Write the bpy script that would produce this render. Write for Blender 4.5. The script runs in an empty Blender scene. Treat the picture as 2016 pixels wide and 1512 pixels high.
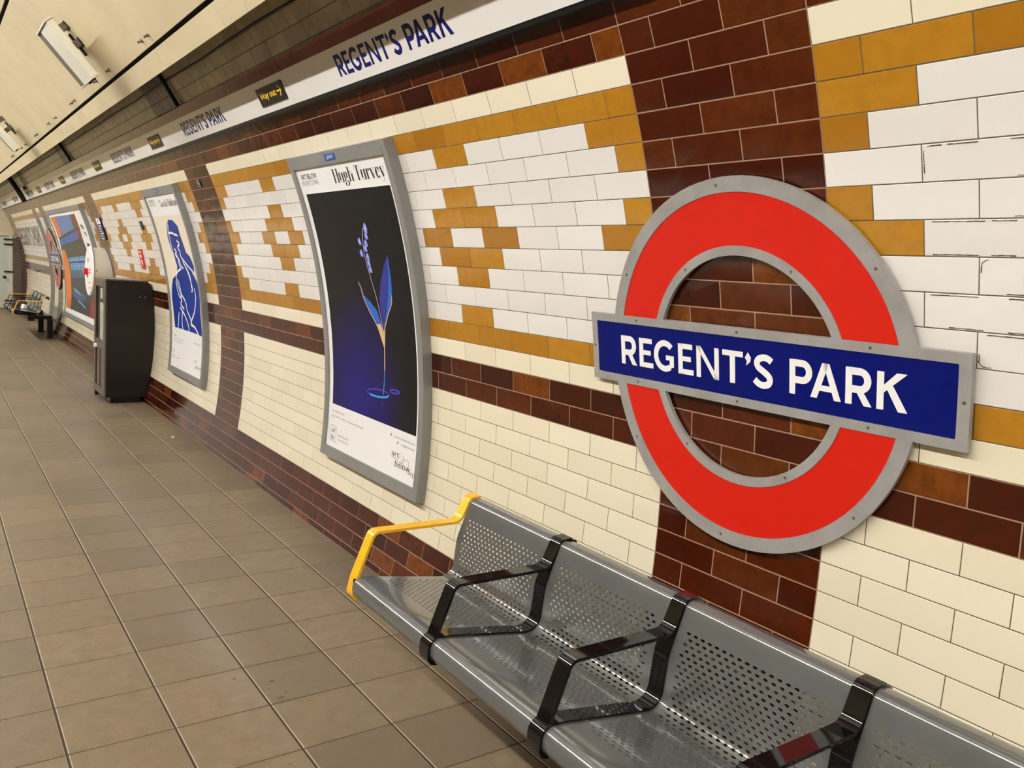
import bpy, bmesh, math, random
from mathutils import Vector, Matrix
PI = math.pi
C = bpy.context.scene.collection
random.seed(7)

# ------------------------------------------------------------------ camera, world, light, exposure
CAM = (1.3546, 0.0, 1.4779)
cam_d = bpy.data.cameras.new('camera')
cam_d.sensor_width = 36.0
cam_d.lens = 1619.53 / 2016 * 36.0
cam_d.clip_start = 0.02
cam_o = bpy.data.objects.new('camera', cam_d)
cam_o.location = CAM
cam_o.rotation_euler = (1.444291, -0.069829, -0.616804)
C.objects.link(cam_o)
bpy.context.scene.camera = cam_o
world = bpy.data.worlds.new('world')
bpy.context.scene.world = world
world.use_nodes = True
world.node_tree.nodes['Background'].inputs[0].default_value = (0.01, 0.01, 0.01, 1)
vs = bpy.context.scene.view_settings
vs.view_transform = 'Standard'; vs.look = 'None'; vs.gamma = 1.0; vs.use_curve_mapping = False
vs.exposure = 0.0
LAMP_POWER = 264.0           # emission of the fluorescent tubes
LAMP_COL = (1.0, 1.015, 1.07)
LAMP_X, LAMP_Z = -0.30, 3.60  # the luminaire line over the platform edge

# ------------------------------------------------------------------ tunnel frame
R = 3.23016; CZ = 0.73782; TH0 = 0.437139; H = 0.0786376; Y0 = 1.759483; U = 0.23
YA, YB = -7.6, 22.2

def wrap_pt(a, b, d, off=0.0):
    """a = metres along the wall towards the camera side, b = metres up the arc from the top of
    the cream course, d = metres out of the surface that stands off the tiles by `off`"""
    th = TH0 + b / (R - off)
    r = R - off - d
    return Vector((r * math.cos(th), Y0 - a, CZ + r * math.sin(th)))

def J(j): return -j * H
def A(u): return -u * U

# ------------------------------------------------------------------ materials
def lin(c):
    c = c / 255.0
    return c / 12.92 if c <= 0.04045 else ((c + 0.055) / 1.055) ** 2.4
def rgb(r, g, b): return (lin(r), lin(g), lin(b), 1.0)

def mat(name, col, rough=0.5, metal=0.0, spec=0.5, noise=None, bump=None, coat=0.0, tint=None, emit=None):
    m = bpy.data.materials.new(name); m.use_nodes = True
    nt = m.node_tree; n = nt.nodes; l = nt.links
    p = n['Principled BSDF']
    p.inputs['Base Color'].default_value = col
    p.inputs['Roughness'].default_value = rough
    p.inputs['Metallic'].default_value = metal
    p.inputs['Specular IOR Level'].default_value = spec
    p.inputs['Coat Weight'].default_value = coat
    p.inputs['Coat Roughness'].default_value = 0.04
    tc = n.new('ShaderNodeTexCoord')
    cur = None
    if tint:                                      # per-tile glaze variation, stored on each tile
        at = n.new('ShaderNodeAttribute'); at.attribute_name = 'glaze'
        cr = n.new('ShaderNodeValToRGB')
        els = cr.color_ramp.elements
        while len(els) < len(tint): els.new(0.5)
        for e, (pos, c) in zip(els, tint): e.position = pos; e.color = c
        l.new(at.outputs['Fac'], cr.inputs[0]); cur = cr.outputs[0]
    if noise:                                     # (scale, second colour, amount, detail)
        sc, c2, amt, det = noise
        nz = n.new('ShaderNodeTexNoise'); nz.inputs['Scale'].default_value = sc
        nz.inputs['Detail'].default_value = det; nz.inputs['Roughness'].default_value = 0.62
        l.new(tc.outputs['Object'], nz.inputs['Vector'])
        rp = n.new('ShaderNodeValToRGB')
        rp.color_ramp.elements[0].position = 0.38; rp.color_ramp.elements[1].position = 0.68
        rp.color_ramp.elements[0].color = (0, 0, 0, 1); rp.color_ramp.elements[1].color = (amt, amt, amt, 1)
        l.new(nz.outputs[0], rp.inputs[0])
        mx = n.new('ShaderNodeMix'); mx.data_type = 'RGBA'
        l.new(rp.outputs[0], mx.inputs[0])
        if cur: l.new(cur, mx.inputs[6])
        else: mx.inputs[6].default_value = col
        mx.inputs[7].default_value = c2
        cur = mx.outputs[2]
    if cur: l.new(cur, p.inputs['Base Color'])
    if bump:
        sc, st = bump
        nb = n.new('ShaderNodeTexNoise'); nb.inputs['Scale'].default_value = sc; nb.inputs['Detail'].default_value = 2
        l.new(tc.outputs['Object'], nb.inputs['Vector'])
        b = n.new('ShaderNodeBump'); b.inputs['Strength'].default_value = st; b.inputs['Distance'].default_value = 0.01
        l.new(nb.outputs[0], b.inputs['Height']); l.new(b.outputs[0], p.inputs['Normal'])
    if emit:
        p.inputs['Emission Color'].default_value = (*emit[0], 1); p.inputs['Emission Strength'].default_value = emit[1]
    return m

M = {}
M['cream'] = mat('cream_glaze', rgb(232, 220, 188), 0.12, bump=(9, 0.10), tint=[(0, rgb(235, 224, 193)), (1, rgb(227, 214, 182))])
M['white'] = mat('white_glaze', rgb(226, 220, 208), 0.10, bump=(9, 0.12), tint=[(0, rgb(229, 223, 211)), (1, rgb(221, 214, 202))])
M['mustard'] = mat('mustard_glaze', rgb(168, 119, 32), 0.11, spec=0.4, bump=(9, 0.12), noise=(30, rgb(150, 98, 22), 0.35, 3),
                   tint=[(0, rgb(176, 124, 32)), (0.6, rgb(169, 116, 28)), (1, rgb(156, 103, 22))])
M['brown'] = mat('brown_glaze', rgb(70, 30, 14), 0.09, spec=0.3, bump=(8, 0.10), noise=(26, rgb(44, 14, 5), 0.5, 3),
                 tint=[(0, rgb(46, 10, 3)), (0.3, rgb(58, 17, 5)), (0.6, rgb(72, 27, 8)), (0.85, rgb(82, 37, 11)), (1, rgb(106, 54, 14))])
M['dirty'] = mat('sooty_cream_glaze', rgb(176, 162, 122), 0.3, bump=(9, 0.08), noise=(7, rgb(120, 106, 76), 0.8, 5),
                 tint=[(0, rgb(186, 166, 122)), (1, rgb(160, 142, 104))])
M['sooty_brown'] = mat('sooty_brown_glaze', rgb(88, 66, 52), 0.35, noise=(7, rgb(58, 44, 34), 0.7, 4), tint=[(0, rgb(92, 68, 54)), (1, rgb(74, 54, 42))])
M['grout_dark'] = mat('dark_grout', rgb(84, 74, 58), 0.9)
M['grout_tan'] = mat('tan_grout', rgb(150, 118, 90), 0.9)
M['floor'] = mat('floor_tile', rgb(124, 107, 82), 0.45, spec=0.3, noise=(15, rgb(101, 87, 67), 0.6, 10), bump=(60, 0.08),
                 tint=[(0, rgb(128, 111, 86)), (0.5, rgb(121, 105, 81)), (1, rgb(110, 95, 76))])
M['floor_edge'] = mat('worn_lit_tile_edge', rgb(156, 138, 108), 0.6)  # worn edges, also painted paler for the light the bevels catch
M['floor_grout'] = mat('floor_grout', rgb(48, 36, 24), 0.9, noise=(14, rgb(32, 24, 16), 0.7, 4))
M['ceil'] = mat('ceiling_enamel', rgb(216, 200, 160), 0.38, noise=(2.2, rgb(202, 184, 144), 0.8, 5))
M['wall_far_side'] = mat('track_side_tiles', rgb(112, 100, 82), 0.2, noise=(1.5, rgb(62, 52, 42), 0.8, 4))
M['strip'] = mat('red_brown_strip', rgb(112, 50, 38), 0.12, spec=0.35, noise=(6, rgb(86, 34, 26), 0.6, 3))
M['ceil_back'] = mat('dark_void', rgb(34, 26, 20), 0.9)
M['alu'] = mat('satin_aluminium', rgb(168, 164, 156), 0.42, 0.25, noise=(9, rgb(140, 136, 130), 0.6, 6))
M['frame_grey'] = mat('grey_poster_frame', rgb(140, 138, 132), 0.42, 0.2, noise=(6, rgb(122, 120, 115), 0.6, 5))
M['red'] = mat('red_enamel', rgb(200, 28, 14), 0.2, spec=0.35, bump=(7, 0.10))
M['blue'] = mat('blue_enamel', rgb(0, 10, 84), 0.2, spec=0.18, bump=(7, 0.08))
M['white_enamel'] = mat('white_enamel', rgb(240, 236, 226), 0.25)
M['sign_white'] = mat('sign_white_enamel', rgb(226, 220, 208), 0.16, bump=(5, 0.05))
M['navy'] = mat('navy_letter', rgb(8, 12, 84), 0.3, spec=0.2)
M['black'] = mat('black_plastic', rgb(13, 12, 11), 0.35, spec=0.25)
M['black_gloss'] = mat('black_gloss_enamel', rgb(13, 11, 10), 0.05, bump=(10, 0.02))
M['yellow'] = mat('yellow_enamel', rgb(240, 184, 34), 0.3, noise=(22, rgb(228, 166, 24), 0.6, 3))
M['seat'] = mat('grey_seat_enamel', rgb(111, 112, 108), 0.14, 0.4, coat=0.4, bump=(12, 0.006), noise=(9, rgb(103, 102, 96), 0.5, 4))
M['ink'] = mat('ink', rgb(28, 26, 26), 0.5)
M['ink_grey'] = mat('grey_ink', rgb(120, 116, 112), 0.5)
M['paper'] = mat('poster_paper', rgb(238, 234, 226), 0.35, bump=(3, 0.1))
M['cream_paper'] = mat('cream_print', rgb(232, 218, 192), 0.35)
M['tag_blue'] = mat('blue_tag', rgb(24, 82, 150), 0.35)
M['royal'] = mat('royal_blue_print', rgb(12, 50, 136), 0.35, spec=0.12, noise=(4, rgb(6, 32, 116), 0.8, 4))
M['signyellow'] = mat('yellow_letter', rgb(246, 196, 30), 0.4)
M['cabinet'] = mat('dark_brown_cabinet_paint', rgb(27, 22, 17), 0.34, spec=0.25, bump=(120, 0.06))
M['cabinet_front'] = mat('cabinet_front_paint', rgb(66, 56, 50), 0.3)
M['dull_glass'] = mat('frosted_glass', rgb(176, 182, 168), 0.12)
M['housing'] = mat('ivory_housing', rgb(222, 212, 188), 0.3)
M['door'] = mat('pale_green_door', rgb(206, 208, 190), 0.4, noise=(3, rgb(190, 194, 174), 0.6, 4))
M['far_brown'] = mat('dusty_brown_panel', rgb(96, 82, 66), 0.6, noise=(4, rgb(74, 62, 50), 0.7, 4))
M['coping'] = mat('pale_coping', rgb(214, 208, 192), 0.5)
M['ballast'] = mat('track_bed', rgb(58, 52, 46), 0.9, noise=(8, rgb(36, 32, 28), 0.8, 6))
M['steel'] = mat('rail_steel', rgb(120, 112, 104), 0.3, 0.8)
M['tube'] = mat('lamp_tube', rgb(255, 255, 255), 0.5, emit=(LAMP_COL, LAMP_POWER))
M['lampbody'] = mat('white_lamp_body', rgb(226, 220, 200), 0.35)
M['grille'] = mat('dark_grille', rgb(98, 88, 74), 0.5)
M['bracket'] = mat('galvanised_bracket', rgb(112, 104, 84), 0.45, 0.4, noise=(30, rgb(70, 62, 46), 0.8, 3))
M['tissue'] = mat('white_tissue', rgb(244, 242, 236), 0.8)
M['red_sign'] = mat('red_sign', rgb(200, 28, 26), 0.25)
M['stain'] = mat('floor_spot', rgb(84, 68, 50), 0.6)
M['chip'] = mat('chipped_glaze_line', rgb(56, 42, 32), 0.8)

def art_dark():
    """printed night picture: black with a deep blue pool of colour towards the bottom"""
    m = mat('night_print', rgb(24, 22, 22), 0.35, spec=0.12)
    nt = m.node_tree; n = nt.nodes; l = nt.links
    tc = n.new('ShaderNodeTexCoord')
    mp = n.new('ShaderNodeMapping'); mp.vector_type = 'POINT'
    mp.inputs['Location'].default_value = (0, -0.13 / 0.50, -0.33 / 0.62)
    mp.inputs['Scale'].default_value = (0.0, 1 / 0.50, 1 / 0.62)
    l.new(tc.outputs['Object'], mp.inputs[0])
    g = n.new('ShaderNodeTexGradient'); g.gradient_type = 'SPHERICAL'
    l.new(mp.outputs[0], g.inputs[0])
    r = n.new('ShaderNodeValToRGB')
    r.color_ramp.elements[0].color = rgb(17, 16, 17); r.color_ramp.elements[0].position = 0.0
    r.color_ramp.elements[1].color = rgb(28, 20, 104); r.color_ramp.elements[1].position = 1.0
    l.new(g.outputs[0], r.inputs[0]); l.new(r.outputs[0], n['Principled BSDF'].inputs['Base Color'])
    return m
M['night'] = art_dark()

# ------------------------------------------------------------------ objects
def tag(o, label=None, cat=None, group=None, kind=None):
    if label: o['label'] = label
    if cat: o['category'] = cat
    if group: o['group'] = group
    if kind: o['kind'] = kind
    return o

def thing(name, label, cat, loc=(0, 0, 0), group=None):
    o = bpy.data.objects.new(name, None); C.objects.link(o)
    o.location = loc; o.empty_display_size = 0.1
    return tag(o, label, cat, group)

def worldloc(o):
    v = Vector((0, 0, 0))
    while o is not None: v += o.location; o = o.parent
    return v

def obj(name, bm, material, parent=None, smooth=False, label=None):
    me = bpy.data.meshes.new(name)
    if parent is not None:
        bmesh.ops.translate(bm, verts=bm.verts, vec=-worldloc(parent))
    bm.to_mesh(me); bm.free()
    for mm in (material if isinstance(material, (list, tuple)) else [material]): me.materials.append(mm)
    if smooth:
        for p in me.polygons: p.use_smooth = True
    o = bpy.data.objects.new(name, me); C.objects.link(o)
    if parent is not None: o.parent = parent
    if label: o['label'] = label
    return o

def autosmooth(o, ang=35):
    me = o.data
    for p in me.polygons: p.use_smooth = True
    try: me.set_sharp_from_angle(angle=math.radians(ang))
    except Exception: pass
    return o

def bx(bm, x0, x1, y0, y1, z0, z1, bev=0.0):
    vs_ = [bm.verts.new((x, y, z)) for x in (x0, x1) for y in (y0, y1) for z in (z0, z1)]
    f = [(0, 1, 3, 2), (4, 6, 7, 5), (0, 4, 5, 1), (2, 3, 7, 6), (0, 2, 6, 4), (1, 5, 7, 3)]
    fs = [bm.faces.new([vs_[i] for i in q]) for q in f]
    if bev > 0:
        es = {e for q in fs for e in q.edges}
        bmesh.ops.bevel(bm, geom=list(es), offset=bev, segments=2, affect='EDGES', profile=0.5)
    return bm

def NB(): return bmesh.new()

def poly(bm, pts, d0=0.0, d1=None):
    """flat polygon in (a, b), a slab from d0 to d1 when d1 is given"""
    def area(p): return sum(p[i][0] * p[(i + 1) % len(p)][1] - p[(i + 1) % len(p)][0] * p[i][1] for i in range(len(p)))
    if area(pts) < 0: pts = pts[::-1]
    top = [bm.verts.new((x, y, d0 if d1 is None else d1)) for x, y in pts]
    bm.faces.new(top)
    if d1 is not None:
        bot = [bm.verts.new((x, y, d0)) for x, y in pts]
        n = len(pts)
        for i in range(n):
            bm.faces.new([bot[i], bot[(i + 1) % n], top[(i + 1) % n], top[i]])
    return bm

def rect(bm, x0, x1, y0, y1, d0=0.0, d1=None):
    return poly(bm, [(x0, y0), (x1, y0), (x1, y1), (x0, y1)], d0, d1)

def rrect(x0, x1, y0, y1, r=0.008, n=4):
    p = []
    for cx, cy, s in ((x1 - r, y1 - r, 0), (x0 + r, y1 - r, 90), (x0 + r, y0 + r, 180), (x1 - r, y0 + r, 270)):
        for k in range(n + 1):
            t = math.radians(s + 90 * k / n); p.append((cx + r * math.cos(t), cy + r * math.sin(t)))
    return p

def ribbon(bm, pts, w, d0=0.0, d1=None, closed=False, thin=None):
    """stroke of width w along pts; with thin, a broad-nib stroke: thick down, thin across"""
    n = len(pts); L_, R_ = [], []
    for i in range(n):
        if closed: p, q = pts[i - 1], pts[(i + 1) % n]
        else: p, q = pts[max(i - 1, 0)], pts[min(i + 1, n - 1)]
        dx, dy = q[0] - p[0], q[1] - p[1]
        l = math.hypot(dx, dy) or 1e-9; dx /= l; dy /= l
        ww = w if thin is None else thin + (w - thin) * abs(dy) ** 1.6
        L_.append((pts[i][0] - dy * ww / 2, pts[i][1] + dx * ww / 2)); R_.append((pts[i][0] + dy * ww / 2, pts[i][1] - dx * ww / 2))
    m = n if closed else n - 1
    for i in range(m):
        k = (i + 1) % n
        q = [R_[i], R_[k], L_[k], L_[i]]
        try: poly(bm, q, d0, d1)
        except ValueError: pass
    return bm

def wrap(bm, off=0.0, step=0.04):
    """cut the flat shape into strips and bend it round the tunnel wall"""
    bmesh.ops.triangulate(bm, faces=[f for f in bm.faces if len(f.verts) > 4])
    ys = [v.co.y for v in bm.verts]
    lo, hi = min(ys), max(ys)
    zs = [v.co.z for v in bm.verts]; flat = max(zs) - min(zs) < 1e-6
    k = math.ceil(lo / step)
    while k * step < hi:
        if k * step > lo + 1e-5:
            bmesh.ops.bisect_plane(bm, geom=bm.verts[:] + bm.edges[:] + bm.faces[:], plane_co=(0, k * step, 0), plane_no=(0, 1, 0), dist=1e-6)
        k += 1
    for v in bm.verts: v.co = wrap_pt(v.co.x, v.co.y, v.co.z, off)
    bmesh.ops.recalc_face_normals(bm, faces=bm.faces)
    fl = [f for f in bm.faces if abs(f.normal.dot(Vector((f.calc_center_median().x, 0, f.calc_center_median().z - CZ)).normalized())) > 0.8]
    bad = [f for f in fl if f.normal.dot(Vector((f.calc_center_median().x, 0, f.calc_center_median().z - CZ))) > 0]
    if flat: 
        for f in bad: f.normal_flip()
    elif len(bad) * 2 > len(fl):
        for f in bm.faces: f.normal_flip()
    return bm

# ------------------------------------------------------------------ lettering
W_ = 0.198
def arc(cx, cy, rx, ry, a0, a1, n=14):
    return [(cx + rx * math.cos(math.radians(a0 + (a1 - a0) * k / n)), cy + ry * math.sin(math.radians(a0 + (a1 - a0) * k / n))) for k in range(n + 1)]
def smoothpts(p, n=5):
    out = []
    for i in range(len(p) - 1):
        p0 = p[max(i - 1, 0)]; p1 = p[i]; p2 = p[i + 1]; p3 = p[min(i + 2, len(p) - 1)]
        for k in range(n):
            t = k / n
            out.append(tuple(0.5 * ((2 * p1[c]) + (-p0[c] + p2[c]) * t + (2 * p0[c] - 5 * p1[c] + 4 * p2[c] - p3[c]) * t * t + (-p0[c] + 3 * p1[c] - 3 * p2[c] + p3[c]) * t ** 3) for c in (0, 1)))
    out.append(p[-1]); return out
def bowl(): 
    h = W_ / 2
    return [(0.10, 1 - h * .95), (0.40, 1 - h * .95)] + arc(0.41, 0.665, 0.225, 0.243, 90, -90) + [(0.40, 0.422), (0.10, 0.422)]
SANS = {   # polygons and strokes of a humanist block capital, cap height 1
 'R': ([[(0, 0), (.19, 0), (.19, 1), (0, 1)], [(.27, .43), (.46, .45), (.76, 0), (.535, 0)]], [bowl()]),
 'P': ([[(0, 0), (.19, 0), (.19, 1), (0, 1)]], [bowl()]),
 'E': ([[(0, 0), (.19, 0), (.19, 1), (0, 1)], [(.1, .83), (.61, .83), (.61, 1), (.1, 1)], [(.1, .43), (.54, .43), (.54, .59), (.1, .59)], [(.1, 0), (.65, 0), (.65, .17), (.1, .17)]], []),
 'G': ([[(.715, .09), (.9, .16), (.9, .53), (.715, .53)], [(.55, .37), (.8, .37), (.8, .53), (.55, .53)]], [arc(.50, .5, .40, .43, 43, 305, 26)]),
 'N': ([[(0, 0), (.175, 0), (.175, 1), (0, 1)], [(.73, 0), (.905, 0), (.905, 1), (.73, 1)], [(0, 1), (.175, 1), (.905, 0), (.72, 0)]], []),
 'T': ([[(0, .83), (.78, .83), (.78, 1), (0, 1)], [(.29, 0), (.485, 0), (.485, .9), (.29, .9)]], []),
 "'": ([[(.02, .84), (.13, 1.01), (.24, .86), (.215, .73), (.06, .60), (.095, .74)]], []),
 'S': ([], [smoothpts([(.64, .815), (.53, .89), (.38, .915), (.20, .86), (.125, .74), (.18, .61), (.36, .50), (.53, .385), (.59, .27), (.53, .14), (.36, .085), (.19, .12), (.045, .225)])]),
 'A': ([[(0, 0), (.205, 0), (.56, 1), (.36, 1)], [(.94, 0), (.735, 0), (.38, 1), (.575, 1)], [(.22, .215), (.72, .215), (.66, .375), (.28, .375)]], []),
 'K': ([[(0, 0), (.19, 0), (.19, 1), (0, 1)], [(.15, .35), (.56, 1), (.82, 1), (.15, .28 + .24)], [(.24, .58), (.40, .70), (.83, 0), (.60, 0)]], []),
}
SANS['K'] = ([[(0, 0), (.19, 0), (.19, 1), (0, 1)], [(.15, .42), (.15, .62), (.53, 1), (.80, 1)], [(.27, .55), (.43, .66), (.83, 0), (.585, 0)]], [])
STATION = [('R', -.164), ('E', -.083), ('G', -.020), ('E', .080), ('N', .151), ('T', .246), ("'", .322), ('S', .352), ('P', .466), ('A', .528), ('R', .625), ('K', .706)]
def station_name(bm, ax, base, size, d0, d1, sx=1.0):
    """REGENT'S PARK in block capitals; ax, base = where the R starts"""
    for ch, x in STATION:
        ps, ss = SANS[ch]
        X = ax + (x + .164) * sx * size / .091
        for p in ps: poly(bm, [(X + q[0] * size * sx, base + q[1] * size) for q in p], d0, d1)
        for s in ss: ribbon(bm, [(X + q[0] * size * sx, base + q[1] * size) for q in s], W_ * size, d0, d1)

def S_(*p): return list(p)
DID = {  # high-contrast book letters: strokes drawn with a broad nib; width, strokes, hairline serifs
 'H': (.66, [[(.12, 0), (.12, 1)], [(.54, 0), (.54, 1)]], [[(.12, .52), (.54, .52)], [(0, .015), (.24, .015)], [(.42, .015), (.66, .015)], [(0, .985), (.24, .985)], [(.42, .985), (.66, .985)]]),
 'T': (.60, [[(.30, 0), (.30, 1)]], [[(.02, .985), (.58, .985)], [(.18, .015), (.42, .015)], [(.02, 1), (.03, .72)], [(.58, 1), (.57, .72)]]),
 'S': (.48, [smoothpts([(.40, .82), (.33, .94), (.2, .97), (.09, .88), (.09, .72), (.22, .55), (.36, .40), (.40, .22), (.32, .06), (.2, .03), (.09, .08), (.05, .22)])], [[(.42, 1), (.42, .72)], [(.04, 0), (.04, .3)]]),
 'u': (.56, [[(.11, .68), (.11, .14)], [(.43, .68), (.43, .0)]], [smoothpts([(.11, .14), (.17, .03), (.28, .02), (.43, .16)]), [(0, .67), (.12, .67)], [(.34, .67), (.44, .67)], [(.43, .015), (.55, .015)]]),
 'g': (.50, [arc(.22, .46, .14, .22, 0, 360, 18), smoothpts([(.12, .22), (.08, .12), (.22, .06), (.38, .02), (.42, -.12), (.30, -.26), (.12, -.24), (.05, -.12), (.12, -.02)])], [[(.34, .60), (.46, .68)]]),
 'h': (.58, [[(.11, 0), (.11, 1)], [(.44, 0), (.44, .5)]], [smoothpts([(.11, .5), (.22, .66), (.36, .66), (.44, .5)]), [(0, .985), (.12, .985)], [(0, .015), (.22, .015)], [(.33, .015), (.56, .015)]]),
 'n': (.58, [[(.11, 0), (.11, .68)], [(.44, 0), (.44, .5)]], [smoothpts([(.11, .5), (.22, .66), (.36, .66), (.44, .5)]), [(0, .67), (.12, .67)], [(0, .015), (.22, .015)], [(.33, .015), (.56, .015)]]),
 'r': (.40, [[(.11, 0), (.11, .68)], [(.33, .66), (.33, .54)]], [smoothpts([(.11, .5), (.2, .65), (.34, .66)]), [(0, .67), (.12, .67)], [(0, .015), (.24, .015)]]),
 'v': (.52, [[(.10, .68), (.28, .0)]], [[(.44, .68), (.28, .0)], [(0, .67), (.2, .67)], [(.34, .67), (.52, .67)]]),
 'e': (.44, [arc(.23, .34, .15, .33, 30, 320, 20)], [[(.08, .40), (.38, .40)], [(.37, .50), (.38, .40)]]),
 'y': (.52, [[(.10, .68), (.28, .04)]], [smoothpts([(.44, .68), (.30, .10), (.20, -.22), (.08, -.24)]), [(0, .67), (.2, .67)], [(.34, .67), (.52, .67)]]),
 'a': (.48, [[(.34, .08), (.34, .5)], arc(.19, .18, .11, .16, 60, 300, 12)], [smoothpts([(.08, .5), (.14, .65), (.28, .65), (.34, .5)]), [(.34, .05), (.46, .02)]]),
 'o': (.46, [arc(.23, .34, .15, .33, 0, 360, 22)], []),
 'b': (.52, [[(.11, 0), (.11, 1)], arc(.27, .34, .14, .33, -100, 100, 14)], [[(0, .985), (.12, .985)], [(.11, .5), (.26, .67)], [(.11, .1), (.26, .01)]]),
 's': (.38, [smoothpts([(.31, .54), (.24, .65), (.14, .66), (.07, .56), (.13, .42), (.26, .28), (.3, .14), (.2, .02), (.1, .03), (.05, .14)])], []),
}
def bookname(bm, text, x0, x1, base, size, d=0.0):
    tot = sum(DID[c][0] + .03 if c != ' ' else .22 for c in text); sx = (x1 - x0) / tot / size; x = x0
    for c in text:
        if c == ' ': x += .22 * size * sx; continue
        w, thick, thinl = DID[c]
        for s in thick: ribbon(bm, [(x + p[0] * size * sx, base + p[1] * size) for p in s], .17 * size * sx, d, None, thin=.035 * size)
        for s in thinl: ribbon(bm, [(x + p[0] * size * sx, base + p[1] * size) for p in s], .028 * size, d)
        x += (w + .03) * size * sx
    return bm

def plain_text(bm, text, x0, base, height, width=None, d=0.0, bold=0.0, slant=0.0):
    """built-in sans letters laid in (a, b); scaled to height and, if given, to width"""
    cu = bpy.data.curves.new('t', 'FONT'); cu.body = text; cu.size = 1.0; cu.offset = bold
    cu.resolution_u = 3
    o = bpy.data.objects.new('t', cu); C.objects.link(o)
    dg = bpy.context.evaluated_depsgraph_get()
    me = bpy.data.meshes.new_from_object(o.evaluated_get(dg))
    xs = [v.co.x for v in me.vertices]
    if xs:
        s = height / 0.72; mnx = min(xs); sx = s if width is None else width / (max(xs) - mnx)
        vv = [bm.verts.new((x0 + (v.co.x - mnx) * sx + slant * v.co.y * s, base + v.co.y * s, d)) for v in me.vertices]
        for p in me.polygons:
            try: bm.faces.new([vv[i] for i in p.vertices])
            except ValueError: pass
    bpy.data.objects.remove(o); bpy.data.meshes.remove(me); bpy.data.curves.remove(cu)
    return bm

# ================================================================== THE SETTING
def must(course, v):
    """is the tile whose middle is at v (0..18 tile widths along a panel) mustard?"""
    v = min(v, 18 - v)
    k = course if course <= 6 else 12 - course
    spans = {1: [(0, 9)], 2: [(0, 1), (4, 5), (8, 9)], 3: [(0, .5), (8.5, 9)], 4: [(4, 5)], 5: [(0, .5), (3.5, 5.5), (8.5, 9)],
             6: [(0, 1), (3, 4), (5, 6), (8, 9)]}.get(k, [])
    return any(a <= v <= b for a, b in spans)

MI = {'cream': 0, 'white': 1, 'mustard': 2, 'brown': 3, 'dirty': 4, 'sooty_brown': 5, 'grout_dark': 6, 'grout_tan': 7}
def wall_tiles(bm, glaze):
    rng = random.Random(3)
    # zones along u: (start, end, kind); the same 20.5-tile repeat all along the platform
    zones = []
    k = -3
    while True:
        a = 20.5 * k
        if a > 50: break
        zones.append((a, a + 18, 'panel')); zones.append((a + 18, a + 20.5, 'band')); k += 1
    zones = [z for z in zones if z[1] <= 61.5 and z[1] > -41]
    zones += [(61.5, 63.5, 'narrow'), (63.5, 66, 'band'), (66, 84, 'name'), (84, 89, 'band')]
    for j in range(-12, 28):
        odd = j % 2 != 0
        for (u0, u1, kind) in zones:
            w = u1 - u0
            cuts = [0.0]
            if kind == 'band':
                s = 0.5 if not odd else 1.0
            else:
                s = 0.5 if odd else 1.0
            x = s
            while x < w - 1e-6: cuts.append(x); x += 1
            cuts.append(w)
            for a, b in zip(cuts, cuts[1:]):
                v = (a + b) / 2
                if j >= 24 or j < 0 or 13 <= j <= 14 or kind == 'band':
                    c = 'brown'
                elif j in (0, 12) or j > 14: c = 'cream'
                elif kind == 'name': c = 'mustard' if j in (1, 11) else 'white'
                elif kind == 'narrow': c = 'mustard' if j in (1, 11) else 'white'
                else: c = 'mustard' if must(j, v) else 'white'
                if j < -4: c = 'sooty_brown' if kind == 'band' else 'dirty'
                t0, t1 = j, min(j + 1, 27.42)
                ua, ub = u0 + a, u0 + b
                tone = rng.random()
                if c == 'brown' and tone > 0.93: tone = 1.0
                elif c == 'brown': tone *= 0.9
                tile(bm, glaze, ua, ub, t0, t1, c, tone, rng)

def wp(u, j, r):
    th = TH0 - j * H / R
    return (r * math.cos(th), Y0 + u * U, CZ + r * math.sin(th))

def tile(bm, glaze, ua, ub, j0, j1, c, tone, rng):
    light = c in ('cream', 'white', 'mustard', 'dirty')
    g = 0.0010 if light else 0.0016
    gj = g / H; gu = g / U
    bj = 0.0012 / H; bu = 0.0012 / U
    def ring(e, r, wob=0.0):
        k = 1 if e == 0 else 0
        return [bm.verts.new(wp(uu, jj, r + (rng.uniform(-wob, wob) if wob else 0))) for uu, jj in
                ((ua + gu + k * bu, j0 + gj + k * bj), (ub - gu - k * bu, j0 + gj + k * bj), (ub - gu - k * bu, j1 - gj - k * bj), (ua + gu + k * bu, j1 - gj - k * bj))]
    top = ring(0, R, 0.00035)
    mid = ring(1, R + 0.0012)
    fs = [bm.faces.new(top)] + [bm.faces.new([mid[i], mid[(i + 1) % 4], top[(i + 1) % 4], top[i]]) for i in range(4)]
    for f in fs: f.material_index = MI[c]; f[glaze] = tone
    q = [bm.verts.new(wp(uu, jj, R + 0.0011)) for uu, jj in ((ua, j0), (ub, j0), (ub, j1), (ua, j1))]
    f = bm.faces.new(q); f.material_index = MI['grout_dark' if light else 'grout_tan']; f[glaze] = 0.5

bm = NB(); glaze = bm.faces.layers.float.new('glaze')
wall_tiles(bm, glaze)
o = obj('wall_right', bm, [M[k] for k in ('cream', 'white', 'mustard', 'brown', 'dirty', 'sooty_brown', 'grout_dark', 'grout_tan')])
tag(o, kind='structure')

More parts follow.
